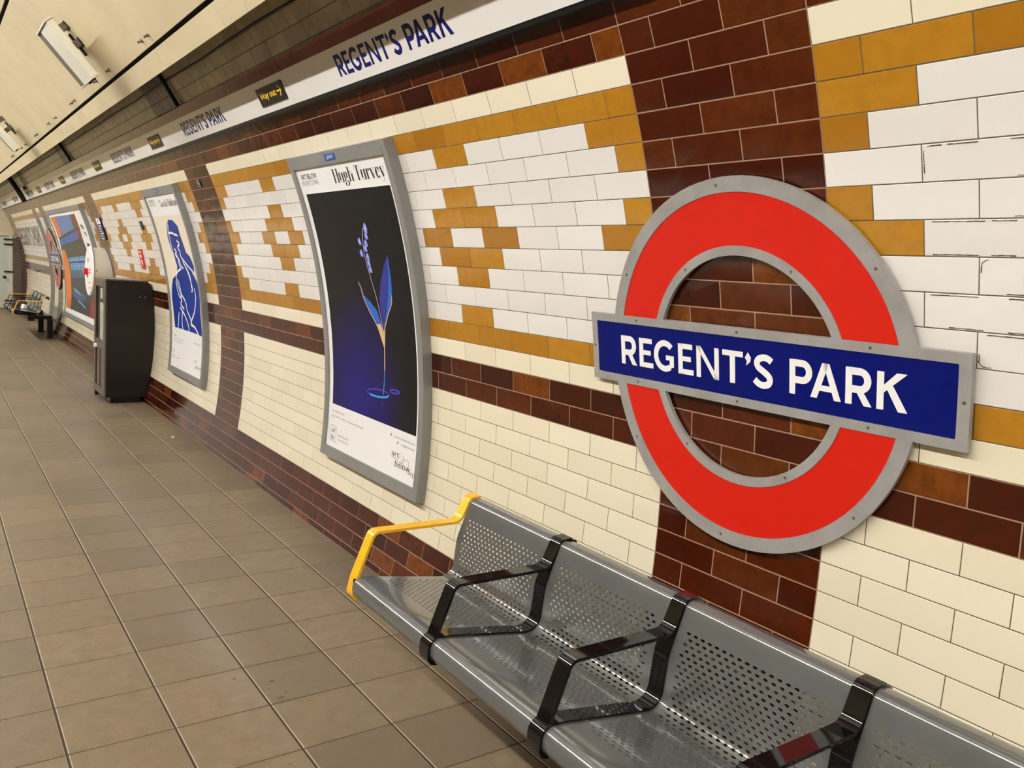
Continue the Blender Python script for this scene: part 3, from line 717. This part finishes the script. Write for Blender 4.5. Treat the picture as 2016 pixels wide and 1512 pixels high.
def extra(name, r1, g1, b1, rough=.35):
    if name not in M: M[name] = mat(name, rgb(r1, g1, b1), rough)
    return M[name]
extra('leaf_dark', 34, 32, 130); extra('leaf_blue', 26, 92, 180); extra('gold_print', 214, 176, 120); extra('stem_print', 176, 158, 168)
extra('cyan_print', 40, 150, 210); extra('violet_print', 60, 44, 170); extra('bell_print', 120, 126, 214); extra('bell_light', 190, 194, 236); extra('tail_print', 52, 44, 150)

# -- flower poster
t = thing('framed_poster', 'tall framed poster of a blue lily of the valley on black, nearest the roundel', 'poster', tuple(wrap_pt(A(8.7), J(21.85), 0)), None)
f, sheet, F, bb_ = poster_frame(t, A(11.12), A(6.24))
def P(lst): return [f(*q) for q in lst]
def tri_poly(b, pts, d): poly(b, pts, d)
pr(sheet, 'night_picture', 'night', lambda b, d: rect(b, f(.045, 0)[0], f(.972, 0)[0], f(0, .842)[1], f(0, .087)[1], d), 1, 'black picture with deep blue glow')
pr(sheet, 'large_leaf', 'leaf_dark', lambda b, d: poly(b, P(P1['leaf']), d), 2, 'dark blue leaf')
pr(sheet, 'large_leaf', 'leaf_blue', lambda b, d: poly(b, P(P1['leafr']), d), 3, 'bright blue half of the leaf')
pr(sheet, 'small_leaf', 'leaf_blue', lambda b, d: poly(b, P(P1['small']), d), 2, 'small blue leaf')
def gold(b, d):
    for k, w in (('ge1', .006), ('ge2', .006), ('goldstem', .008)): ribbon(b, smoothpts(P(P1[k])), w, d)
    poly(b, P([P1['ge1'][4], (.640, .515), (.664, .538), (.684, .525), (.669, .59), (.659, .59)]), d)
pr(sheet, 'golden_stem', 'gold_print', gold, 4, 'gold outlines and lower stem')
pr(sheet, 'flower_stalk', 'stem_print', lambda b, d: ribbon(b, smoothpts(P(P1['stem'])), .006, d), 5)
def cy(b, d):
    ribbon(b, smoothpts(P(P1['cyan'])), .006, d); ribbon(b, P(P1['ripc']), .010, d)
pr(sheet, 'ripple', 'cyan_print', cy, 4, 'cyan stem foot and bright ripple')
pr(sheet, 'ripple', 'violet_print', lambda b, d: (ribbon(b, P(P1['rip1']), .007, d), ribbon(b, P(P1['rip2']), .009, d), ribbon(b, P(P1['tail']), .005, d)), 3, 'violet ripples')
def bells(b, d):
    for s_, t_ in P1['bells']:
        x, y = f(s_, t_); poly(b, [(x - .010, y + .014), (x + .008, y + .018), (x + .016, y), (x + .020, y - .016), (x + .004, y - .020), (x - .012, y - .016), (x - .018, y)], d)
def bells2(b, d):
    for s_, t_ in P1['bells']:
        x, y = f(s_, t_); poly(b, [(x - .004, y + .008), (x + .004, y + .008), (x + .010, y - .010), (x + .0, y - .012)], d)
pr(sheet, 'flower_bells', 'bell_print', bells, 6); pr(sheet, 'flower_bells', 'bell_light', bells2, 7)
def lettering1(b, d):
    x0, x1 = f(.435, 0)[0], f(.965, 0)[0]; base = f(0, .0625)[1]; size = f(0, .018)[1] - base
    bookname(b, 'Hugh Turvey', x0, x1, base, size, d)
def subhead1(b, d):
    plain_text(b, 'ART BELOW', f(.045, 0)[0], f(0, .037)[1], .026, .205, d, bold=.02)
def small1(b, d):
    plain_text(b, "REGENT'S PARK", f(.04, 0)[0], f(0, .058)[1], .026, .215, d)
    plain_text(b, 'ILLUSEUM 2023', f(.045, 0)[0], f(0, .871)[1], .011, .16, d)
    plain_text(b, '(Lily Of The Valley - her favourite flower)', f(.045, 0)[0], f(0, .890)[1], .012, .40, d)
    plain_text(b, 'ADLIB GALLERY', f(.14, 0)[0], f(0, .953)[1], .011, .14, d); plain_text(b, 'www.adlib.online', f(.14, 0)[0], f(0, .968)[1], .011, .14, d)
    plain_text(b, 'www.x-rayartist.com', f(.77, 0)[0], f(0, .872)[1], .013, .20, d); plain_text(b, 'hughturvey', f(.84, 0)[0], f(0, .890)[1], .013, .13, d)
    for sx_ in (.735, .805):
        x, y = f(sx_, .87 if sx_ < .8 else .888); poly(b, [(x + .007 * math.cos(k * PI / 4), y + .005 + .007 * math.sin(k * PI / 4)) for k in range(8)], d)
def logo(b, d):
    x0, x1, y0, y1 = f(.045, 0)[0], f(.118, 0)[0], f(0, .978)[1], f(0, .922)[1]
    ribbon(b, [(x0, y0), (x1, y0), (x1, y1), (x0, y1)], .0025, d, closed=True)
    plain_text(b, 'ad', x0 + .01, (y0 + y1) / 2 + .006, .03, .045, d); plain_text(b, 'lib', x0 + .012, y0 + .008, .028, .040, d)
    plain_text(b, 'art', f(.755, 0)[0], f(0, .931)[1], .030, .075, d); plain_text(b, 'below', f(.795, 0)[0], f(0, .962)[1], .034, .15, d); plain_text(b, '.org', f(.925, 0)[0], f(0, .968)[1], .022, .055, d)
    ribbon(b, [f(.835, .93), f(.835, .912)], .002, d); ribbon(b, [f(.872, .962), f(.872, .912)], .002, d)
def redline(b, d): ribbon(b, [f(.75, .935), f(.81, .936), f(.825, .944), f(.845, .944), f(.868, .930), f(.915, .927), f(.925, .932), f(.925, .966)], .0022, d)
pr(sheet, 'headline', 'ink', lettering1, 1); pr(sheet, 'subheading', 'ink', subhead1, 1); pr(sheet, 'small_print', 'ink_grey', small1, 1); pr(sheet, 'logo', 'ink', logo, 1)
pr(sheet, 'logo', extra('dark_red_line', 130, 40, 50), redline, 2)
def name_tag(par, a, letter='global'):
    b = poly(NB(), rrect(a - .06, a + .06, J(1.56), J(1.14), .004), F + .002, F + .0035); tg = obj('frame_tag', wrap(b), M['tag_blue'], par, label='small blue tag')
    b = NB(); plain_text(b, 'global', a - .034, J(1.42), .018, .068, F + .0038); obj('lettering', wrap(b), M['paper'], tg)
name_tag(t, A(8.74))
b = rect(NB(), A(6.40), A(6.395), J(1.25), J(2.6), F + .002, F + .0025); obj('lock_slot', wrap(b), M['ink'], t)

# -- blue print poster
t = thing('framed_poster', 'tall framed poster of a blue cut-paper figure on cream, beside the dark cabinet', 'poster', tuple(wrap_pt(A(24.2), J(21.9), 0)), None)
f, sheet, F, bb_ = poster_frame(t, A(26.72), A(21.88))
pr(sheet, 'cream_field', 'cream_paper', lambda b, d: rect(b, f(0, 0)[0], f(1, 0)[0], f(0, .765)[1], f(0, .115)[1], d), 1, 'cream background')
pr(sheet, 'blue_figure', 'royal', lambda b, d: poly(b, P(P2['fig']), d), 2, 'royal blue figure')
pr(sheet, 'white_lines', 'paper', lambda b, d: [ribbon(b, smoothpts(P(l)), .019, d) for l in P2['w']], 3, 'white wavy lines')
pr(sheet, 'headline', 'ink', lambda b, d: bookname(b, 'Sarah Hobson', f(.42, 0)[0], f(.985, 0)[0], f(0, .068)[1], .060, d), 1)
pr(sheet, 'subheading', 'ink', lambda b, d: plain_text(b, 'ART BELOW', f(.06, 0)[0], f(0, .037)[1], .026, .20, d, bold=.02), 1)
def small2(b, d):
    plain_text(b, "REGENT'S PARK", f(.06, 0)[0], f(0, .058)[1], .026, .205, d)
    plain_text(b, 'Untitled', f(.06, 0)[0], f(0, .817)[1], .013, .10, d, bold=.02)
    plain_text(b, 'Hand printed monoprint on paper', f(.055, 0)[0], f(0, .834)[1], .012, .36, d); plain_text(b, 'www.artbelow.org', f(.055, 0)[0], f(0, .85)[1], .012, .28, d)
    plain_text(b, 'sarahhobson', f(.72, 0)[0], f(0, .822)[1], .013, .24, d)
    plain_text(b, 'ad', f(.05, 0)[0], f(0, .915)[1], .03, .05, d); plain_text(b, 'lib', f(.05, 0)[0], f(0, .95)[1], .03, .05, d)
    plain_text(b, 'ADLIB GALLERY', f(.16, 0)[0], f(0, .945)[1], .011, .14, d)
    plain_text(b, 'art', f(.76, 0)[0], f(0, .925)[1], .03, .07, d); plain_text(b, 'below.org', f(.79, 0)[0], f(0, .955)[1], .032, .19, d)
pr(sheet, 'small_print', 'ink_grey', small2, 1)
name_tag(t, A(24.35))

# -- abstract painting poster (wide)
t = thing('framed_poster', 'wide framed poster of an abstract orange, blue and dark red painting behind the help point', 'poster', tuple(wrap_pt(A(49.5), J(21.9), 0)), None)
f, sheet, F, bb_ = poster_frame(t, A(56.4), A(42.4))
cols = dict(orange1=(216, 112, 52), sky=(84, 122, 172), red=(118, 36, 38), bar1=(40, 28, 40), blue2=(40, 96, 168), grey=(54, 52, 50), blue3=(84, 142, 196), red2=(128, 40, 38), bar2=(34, 26, 36), orange2=(214, 118, 48), teal=(46, 92, 116), dark=(32, 42, 58), red3=(132, 30, 38), b4=(34, 78, 128))
pr(sheet, 'painting', extra('paint_base', 60, 70, 92), lambda b, d: poly(b, P(P3['art']), d), 1, 'painted picture')
for i, k in enumerate(['sky', 'orange1', 'red', 'blue2', 'bar1', 'grey', 'blue3', 'red2', 'teal', 'dark', 'b4', 'bar2', 'orange2', 'red3']):
    pr(sheet, 'brush_block', extra('paint_' + k, *cols[k]), (lambda kk: lambda b, d: poly(b, P(P3[kk]), d))(k), 2 + i * .5, step=.05)
pr(sheet, 'brush_stroke', extra('paint_light', 120, 170, 210), lambda b, d: [ribbon(b, [f(*q) for q in l], w, d) for l, w in (([(.5, .40), (.52, .60)], .03), ([(.24, .47), (.72, .43)], .02), ([(.26, .52), (.7, .485)], .015), ([(.3, .74), (.5, .78)], .03), ([(.4, .84), (.62, .88)], .02))], 9.5)
pr(sheet, 'brush_stroke', extra('paint_darkline', 30, 34, 48), lambda b, d: [ribbon(b, [f(*q) for q in l], w, d) for l, w in (([(.42, .20), (.45, .30)], .02), ([(.6, .19), (.6, .28)], .02), ([(.2, .26), (.25, .31)], .03), ([(.56, .39), (.58, .52)], .03), ([(.3, .42), (.33, .56)], .02), ([(.3, .66), (.66, .9)], .02))], 10)
def scrawl(b, d):
    for c, s0, w in ((.88, .13, .02), (.9, .19, .012), (.9, .30, .05), (.91, .34, .05), (.93, .38, .04)):
        ribbon(b, smoothpts([f(c - .03, s0), f(c + .03, s0 + .01), f(c - .01, s0 + .02), f(c + .04, s0 + .03)]), w, d)
    for k in range(4): rect(b, f(.91 + .015 * (k % 2), 0)[0], f(.95, 0)[0], f(0, .80 + .025 * k + .012)[1], f(0, .80 + .025 * k)[1], d)
    for k in range(2): rect(b, f(.93, 0)[0], f(.96, 0)[0], f(0, .95 + .02 * k + .008)[1], f(0, .95 + .02 * k)[1], d)
pr(sheet, 'handwriting', 'ink', scrawl, 1, 'dark scrawled lettering up the margin')

# ================================================================== WALL SIGNS
def plate(name, lab, cat, u0, u1, j0, j1, mtl, off=.012, extras=None):
    b = poly(NB(), rrect(A(u1), A(u0), J(j1), J(j0), .004), 0, off)
    o = obj(name, wrap(b), M[mtl]); o0 = wrap_pt(A((u0 + u1) / 2), J(j1), 0)
    for v in o.data.vertices: v.co -= o0
    o.location = o0; tag(o, lab, cat)
    if extras:
        for nm, mt, fn in extras:
            b = NB(); fn(b, off + .0006); obj(nm, wrap(b), M[mt], o)
    return o
u0, u1 = 38.62, 39.72
plate('direction_sign', 'narrow upright blue sign with a white top on the brown band, above the help point', 'sign', u0, u1, 3.5, 6.85, 'blue', .014,
      [('white_head', 'paper', lambda b, d: rect(b, A(u1) + .004, A(u0) - .004, J(4.38), J(3.53), d)), ('arrow', 'ink', lambda b, d: poly(b, [(A(39.17) - .03, J(3.95)), (A(39.17), J(3.7)), (A(39.17) + .03, J(3.95)), (A(39.17) + .008, J(3.95)), (A(39.17) + .008, J(4.2)), (A(39.17) - .008, J(4.2)), (A(39.17) - .008, J(3.95))], d + .0004)),
       ('lettering', 'paper', lambda b, d: [rect(b, A(39.6), A(39.6 - .5 - .3 * (k % 3 == 0)), J(4.75 + .38 * k), J(4.6 + .38 * k), d) for k in range(6)])])
plate('red_sign', 'narrow upright red fire sign on the white tiles right of the help point', 'sign', 31.0, 31.65, 7.92, 10.45, 'red_sign', .012,
      [('pictogram', 'paper', lambda b, d: (rect(b, A(31.45), A(31.2), J(9.0), J(8.6), d), rect(b, A(31.42), A(31.24), J(9.9), J(9.3), d), rect(b, A(31.5), A(31.15), J(8.35), J(8.2), d)))])
plate('small_notice', 'small dark notice plate on the white tiles above the red fire sign', 'sign', 29.43, 29.83, 4.45, 5.5, 'black', .010,
      [('lettering', 'ink_grey', lambda b, d: (rect(b, A(29.73), A(29.55), J(4.9), J(4.65), d), rect(b, A(29.73), A(29.55), J(5.3), J(5.1), d)))])
def small_f(b, d):
    x0, x1, y0, y1 = A(19.5) + .004, A(19.2) - .004, J(1.8) + .004, J(1.16) - .004
    ribbon(b, [(x0, y0), (x1, y0), (x1, y1), (x0, y1)], .003, d, closed=True); plain_text(b, 'Fire', x0 + .014, y0 + .014, .022, x1 - x0 - .028, d)
plate('small_notice', 'tiny black notice with white outline at the top of the second brown band', 'sign', 19.2, 19.5, 1.16, 1.8, 'black', .006, [('lettering', 'paper', small_f)])

# tiled station name on the last panel
b = NB(); sz = 4.75 * H
station_name(b, A(83.6), J(8.55), sz, .0003, .0015, sx=(16.9 * U) / (.944 * sz / .091))
nm = obj('trim_6', wrap(b), [M['sooty_brown']]); tag(nm, kind='structure')

# ================================================================== BENCHES
def fillet(pts, rads, n=6):
    out = []
    for i, p in enumerate(pts):
        if i in (0, len(pts) - 1) or not rads[i]: out.append(Vector(p)); continue
        a, b_, c = Vector(pts[i - 1]), Vector(p), Vector(pts[i + 1]); r = rads[i]
        d1 = (a - b_).normalized(); d2 = (c - b_).normalized(); ang = d1.angle(d2); t = min(r / math.tan(ang / 2), (a - b_).length * .49, (c - b_).length * .49)
        r = t * math.tan(ang / 2); bis = (d1 + d2).normalized(); ctr = b_ + bis * (r / math.sin(ang / 2))
        s0 = b_ + d1 * t - ctr; s1 = b_ + d2 * t - ctr; a0 = math.atan2(s0.y, s0.x); a1 = math.atan2(s1.y, s1.x)
        while a1 - a0 > PI: a1 -= 2 * PI
        while a1 - a0 < -PI: a1 += 2 * PI
        out += [ctr + Vector((math.cos(a0 + (a1 - a0) * k / n), math.sin(a0 + (a1 - a0) * k / n))) * r for k in range(n + 1)]
    return out
# seat surface in (x, z), from under the front roll, across the seat and up over the back roll
SEATP = fillet([(2.545, .405), (2.482, .405), (2.482, .476), (2.545, .472), (2.862, .422), (2.874, .560), (2.926, .700), (2.990, .694), (2.985, .640)],
               [0, .030, .036, 0, .045, .12, .026, .03, 0], 7)
cum = [0.0]
for p, q in zip(SEATP, SEATP[1:]): cum.append(cum[-1] + (q - p).length)
def seat_at(s):
    s = max(0, min(s, cum[-1] - 1e-9)); i = 0
    while cum[i + 1] < s: i += 1
    return SEATP[i].lerp(SEATP[i + 1], (s - cum[i]) / (cum[i + 1] - cum[i]))
def s_near(x, z): 
    best = min(range(400), key=lambda k: (seat_at(cum[-1] * k / 399) - Vector((x, z))).length); return cum[-1] * best / 399
PITCH, FRW = .512, .046
def seat_mesh():
    """pressed steel sheet with staggered slots; y from 0 to W"""
    bm = NB(); W = PITCH - FRW; P_ = .0226; nc = 18; m0 = (W - (nc + .5) * P_) / 2
    s0 = s_near(2.585, .466); s1 = s_near(2.898, .640); nr = round((s1 - s0) / .0140); rh = (s1 - s0) / nr
    # breakpoints outside the slotted field follow the curve closely
    sv = sorted({round(c, 6) for c in cum if c < s0 - .002} | {0.0}) + [s0 + rh * k for k in range(nr + 1)] + sorted({round(c, 6) for c in cum if c > s1 + .002} | {cum[-1]})
    yv = [0.0] + [m0 + P_ / 2 * k for k in range(2 * nc + 2)] + [W]
    cache = {}
    def V(si, yi):
        if (si, yi) not in cache:
            p = seat_at(sv[si]); cache[(si, yi)] = bm.verts.new((p.x, yv[yi], p.y))
        return cache[(si, yi)]
    def VV(s, y):
        p = seat_at(s); return bm.verts.new((p.x, y, p.y))
    i0 = min(range(len(sv)), key=lambda k: abs(sv[k] - s0))
    hw, hh = .0072, .0030
    for si in range(len(sv) - 1):
        row = si - i0
        if 0 <= row < nr:
            sm = (sv[si] + sv[si + 1]) / 2; first = 1 if row % 2 == 0 else 2
            bm.faces.new([V(si, 0), V(si, 1), V(si + 1, 1), V(si + 1, 0)])
            if first == 2: bm.faces.new([V(si, 1), V(si, 2), V(si + 1, 2), V(si + 1, 1)])
            for c in range(nc):
                a = first + 2 * c; ym = yv[a + 1]
                mid = {}
                outer = [V(si, a), V(si, a + 1), V(si, a + 2), None, V(si + 1, a + 2), V(si + 1, a + 1), V(si + 1, a), None]
                key = ('m', si, a + 2); 
                if key not in cache: cache[key] = VV(sm, yv[a + 2])
                key2 = ('m', si, a)
                if key2 not in cache: cache[key2] = VV(sm, yv[a])
                outer[3] = cache[key]; outer[7] = cache[key2]
                inn = [VV(sm + ds, ym + dy) for ds, dy in ((-hh * .95, -hw * .62), (-hh, 0), (-hh * .95, hw * .62), (0, hw), (hh * .95, hw * .62), (hh, 0), (hh * .95, -hw * .62), (0, -hw))]
                for k in range(8): bm.faces.new([outer[k], outer[(k + 1) % 8], inn[(k + 1) % 8], inn[k]])
            e = first + 2 * nc
            while e < len(yv) - 1: bm.faces.new([V(si, e), V(si, e + 1), V(si + 1, e + 1), V(si + 1, e)]); e += 1
        else:
            for e in range(len(yv) - 1): bm.faces.new([V(si, e), V(si, e + 1), V(si + 1, e + 1), V(si + 1, e)])
    bmesh.ops.recalc_face_normals(bm, faces=bm.faces)
    up = sum(f.normal.z * f.calc_area() for f in bm.faces if f.calc_center_median().z < .47)
    if up < 0: 
        for f in bm.faces: f.normal_flip()
    return bm
ARM = fillet([(2.530, .392), (2.478, .402), (2.494, .470), (2.552, .623), (2.885, .621), (2.922, .703), (2.966, .705)], [0, .022, .05, .030, .035, .026, 0], 6)
HUG = fillet([(2.530, .398), (2.474, .398), (2.474, .481), (2.545, .478), (2.858, .428), (2.870, .562), (2.922, .703), (2.992, .697), (2.987, .655)], [0, .030, .036, 0, .045, .12, .026, .03, 0], 7)
def strap(bm, prof, y0, y1, th=.009):
    n = len(prof); rows = []
    for i, p in enumerate(prof):
        d = (prof[min(i + 1, n - 1)] - prof[max(i - 1, 0)]).normalized(); nr = Vector((-d.y, d.x))
        a = p; b = p - nr * th
        rows.append([bm.verts.new((q.x, y, q.y)) for q, y in ((a, y0), (a, y1), (b, y1), (b, y0))])
    for r, s in zip(rows, rows[1:]):
        for k in range(4): bm.faces.new([r[k], r[(k + 1) % 4], s[(k + 1) % 4], s[k]])
    bm.faces.new(rows[0]); bm.faces.new(rows[-1])
    bmesh.ops.recalc_face_normals(bm, faces=bm.faces)
    return bm
def shift(bm, v): bmesh.ops.translate(bm, verts=bm.verts, vec=v); return bm
def make_bench(y_far, nseats, lab):
    """far end at y_far; seats run towards smaller y"""
    y_near = y_far - nseats * PITCH - FRW
    t = thing('platform_bench', lab, 'bench', (2.75, (y_far + y_near) / 2, 0), 'perforated metal benches')
    for k in range(nseats + 1):
        y1 = y_far - k * PITCH; y0 = y1 - FRW; end = k in (0, nseats)
        o = obj('armrest', strap(NB(), ARM, y0, y1), M['yellow' if end else 'black_gloss'], t, label='bright yellow end armrest' if end else 'glossy black armrest'); autosmooth(o, 25)
        if end:
            ym = y0 if k == 0 else y1 - .012
            b = bx(NB(), 2.488, 2.56, ym, ym + .012, .408, .470, .003); o = obj('end_cap', b, M['black'], t)
        else:
            o = obj('seat_frame', strap(NB(), HUG, y0 - .001, y1 + .001, .016), M['black_gloss'], t); autosmooth(o, 25)
    b = NB()
    sm = seat_mesh(); me = bpy.data.meshes.new('seat'); sm.to_mesh(me); sm.free(); me.materials.append(M['seat'])
    for p in me.polygons: p.use_smooth = True
    for k in range(nseats):
        ya = y_far - (k + 1) * PITCH
        o = bpy.data.objects.new('seat', me); C.objects.link(o); o.parent = t
        o.location = Vector((0, ya + .0, 0)) - worldloc(t)
        md = o.modifiers.new('thickness', 'SOLIDIFY'); md.thickness = .003; md.offset = -1
        es = o.modifiers.new('crisp_edges', 'EDGE_SPLIT'); es.split_angle = math.radians(50)
    obj('support_beam', bx(NB(), 2.69, 2.78, y_near + .08, y_far - .08, .30, .375, .006), M['black'], t)
    for yy in (y_near + .42, (y_near + y_far) / 2, y_far - .42):
        obj('bracket', bx(NB(), 2.55, 2.85, yy - .012, yy + .012, .372, .408, .003), M['black'], t)
    for yy in (y_near + .42, y_far - .42):
        obj('leg', bx(NB(), 2.779, 3.06, yy - .05, yy + .05, .31, .37, .004), M['black'], t)
        obj('leg', bx(NB(), 2.99, 3.07, yy - .045, yy + .045, .001, .309, .004), M['black'], t)
        obj('foot_plate', bx(NB(), 2.97, 3.10, yy - .07, yy + .07, .0005, .012, .003), M['black'], t)
    return t
YF = 2.416
make_bench(YF, 4, 'grey perforated metal bench with yellow end armrest under the large roundel')
make_bench(16.95, 4, 'distant grey metal bench under the small far roundel')
def crumple(name, c, s, lab, cat, mtl='tissue', seed=1):
    b = NB(); bmesh.ops.create_icosphere(b, subdivisions=2, radius=1.0); rg = random.Random(seed)
    for v in b.verts:
        k = rg.uniform(.6, 1.15); v.co = Vector((v.co.x * s[0] * k, v.co.y * s[1] * k, (max(v.co.z, -.25) + .25) * s[2] * k))
    o = obj(name, b, M[mtl]); o.location = c; return tag(o, lab, cat)
crumple('crumpled_tissue', (2.70, 15.72, .451), (.05, .09, .05), 'white crumpled tissue left on the seat of the far bench', 'tissue')
crumple('paper_scrap', (3.005, 6.977, .001), (.012, .018, .006), 'tiny white scrap of paper on the floor below the brown band', 'litter', seed=4)

# ================================================================== CABINET
t = thing('leaflet_cabinet', 'tall dark brown cabinet standing against the wall left of the blue print poster', 'cabinet', (2.98, 9.03, 0))
def wall_x(z): return math.sqrt(R * R - (z - CZ) ** 2)
ys0, ys1 = 8.72, 9.345
b = NB(); n = 14
prof = [(2.795, .06)] + [(2.795, 1.195)] + [(3.16, 1.200), (3.186, 1.165)] + [(min(wall_x(1.15 - (1.15 - .06) * k / n), 9) - .004, 1.15 - (1.15 - .06) * k / n) for k in range(n + 1)]
fa = [b.verts.new((x, ys0, z)) for x, z in prof]; fb = [b.verts.new((x, ys1, z)) for x, z in prof]
b.faces.new(fa); b.faces.new(fb[::-1])
for k in range(len(prof)): b.faces.new([fa[k], fb[k], fb[(k + 1) % len(prof)], fa[(k + 1) % len(prof)]])
bmesh.ops.recalc_face_normals(b, faces=b.faces)
obj('cabinet_body', b, M['cabinet'], t)
obj('cabinet_top', bx(NB(), 2.778, 3.162, ys0 - .008, ys1 + .008, 1.196, 1.212, .003), M['cabinet_front'], t)
obj('plinth', bx(NB(), 2.835, 3.105, ys0 + .02, ys1 - .02, .0005, .062, 0), M['black'], t)
xf = 2.779
obj('front_stile', bx(NB(), xf, 2.795, ys0, ys0 + .10, .055, 1.196, .003), M['cabinet_front'], t)
obj('front_stile', bx(NB(), xf, 2.795, ys1 - .085, ys1, .055, 1.196, .003), M['cabinet_front'], t)
obj('front_rail', bx(NB(), xf, 2.795, ys0 + .101, ys1 - .086, 1.125, 1.196, .003), M['cabinet_front'], t)
obj('front_rail', bx(NB(), xf, 2.795, ys0 + .101, ys1 - .086, .515, .60, .003), M['cabinet_front'], t)
obj('front_rail', bx(NB(), xf, 2.795, ys0 + .101, ys1 - .086, .055, .13, .003), M['cabinet_front'], t)
obj('window_pane', bx(NB(), 2.786, 2.794, ys0 + .11, ys0 + .33, .605, .97, 0), M['dull_glass'], t, label='pale window strip')
obj('window_pane', bx(NB(), 2.786, 2.794, ys0 + .20, ys0 + .31, 1.01, 1.112, 0), M['dull_glass'], t, label='small pale window')
obj('lower_panel', bx(NB(), 2.784, 2.794, ys0 + .105, ys0 + .27, .132, .512, .002), M['cabinet_front'], t)
obj('lower_panel', bx(NB(), 2.784, 2.794, ys0 + .32, ys0 + .47, .132, .512, .002), M['cabinet_front'], t)
for x in (2.864, 2.944, 3.026, 3.112):
    b = NB(); bmesh.ops.create_cone(b, cap_ends=True, segments=10, radius1=.007, radius2=.007, depth=.004, matrix=Matrix.Translation((x, ys0 - .0015, 1.139)) @ Matrix.Rotation(PI / 2, 4, 'X'))
    obj('vent_hole', b, M['ink'], t)
for x in (3.09, 3.135):
    b = NB(); bmesh.ops.create_uvsphere(b, u_segments=10, v_segments=6, radius=.008, matrix=Matrix.Translation((x, ys0 - .003, 1.05)))
    obj('rivet', b, M['steel'], t)
obj('corner_foot', bx(NB(), 2.785, 2.82, ys1 - .04, ys1, .0005, .06, .002), M['black'], t)
obj('lock_seal', bx(NB(), 2.755, 2.779, ys1 - .20, ys1 - .13, .51, .545, .004), M['tissue'], t, label='white tape on the front edge')

# ================================================================== HELP POINT
t = thing('help_point', 'white round help point drum on the wall behind the dark cabinet, with a red plate', 'help point', (3.1, 11.03, .92))
cx_, cy_, cz_, r_ = 2.985, 11.03, 1.225, .30
b = NB()
bmesh.ops.create_cone(b, cap_ends=True, segments=48, radius1=r_, radius2=r_ - .012, depth=.012, matrix=Matrix.Translation((cx_ - .006, cy_, cz_)) @ Matrix.Rotation(-PI / 2, 4, 'Y'))
obj('face_disc', b, M['paper'], t)
b = NB(); n = 40; ra = []
for k in range(n):
    a = 2 * PI * k / n; yy = cy_ + (r_ - .02) * math.cos(a); zz = cz_ + (r_ - .02) * math.sin(a)
    ra.append((b.verts.new((cx_ + .001, yy, zz)), b.verts.new((cx_ + .05, yy, zz)), b.verts.new((wall_x(zz) - .003, yy, zz))))
for k in range(n):
    k2 = (k + 1) % n
    b.faces.new([ra[k][0], ra[k2][0], ra[k2][1], ra[k][1]]); b.faces.new([ra[k][1], ra[k2][1], ra[k2][2], ra[k][2]])
bmesh.ops.recalc_face_normals(b, faces=b.faces)
o = obj('drum', b, M['housing'], t); autosmooth(o, 40)
xx = cx_ - .0125
obj('red_plate', bx(NB(), cx_ - .055, cx_ - .013, cy_ + .03, cy_ + .15, 1.175, 1.255, .003), M['red_sign'], t, label='red call plate')
b = NB(); plain_text(b, 'HELP', 0, 0, .05, .17); bmesh.ops.transform(b, matrix=Matrix(((0, 0, 1, xx), (-1, 0, 0, cy_ + .13), (0, 1, 0, 1.33), (0, 0, 0, 1))), verts=b.verts); obj('lettering', b, M['ink'], t)
for z, w, mt in ((1.235, .10, 'red_sign'), (1.20, .10, 'red_sign'), (1.08, .10, 'ink_grey'), (1.02, .09, 'ink_grey')):
    obj('lettering', bx(NB(), xx - .0005, xx, cy_ - .12, cy_ - .12 + w, z, z + .014), M[mt], t)
b = NB(); bmesh.ops.create_uvsphere(b, u_segments=8, v_segments=6, radius=.007, matrix=Matrix.Translation((cx_ + .03, cy_ - r_ + .018, 1.24))); obj('screw', b, M['black'], t)
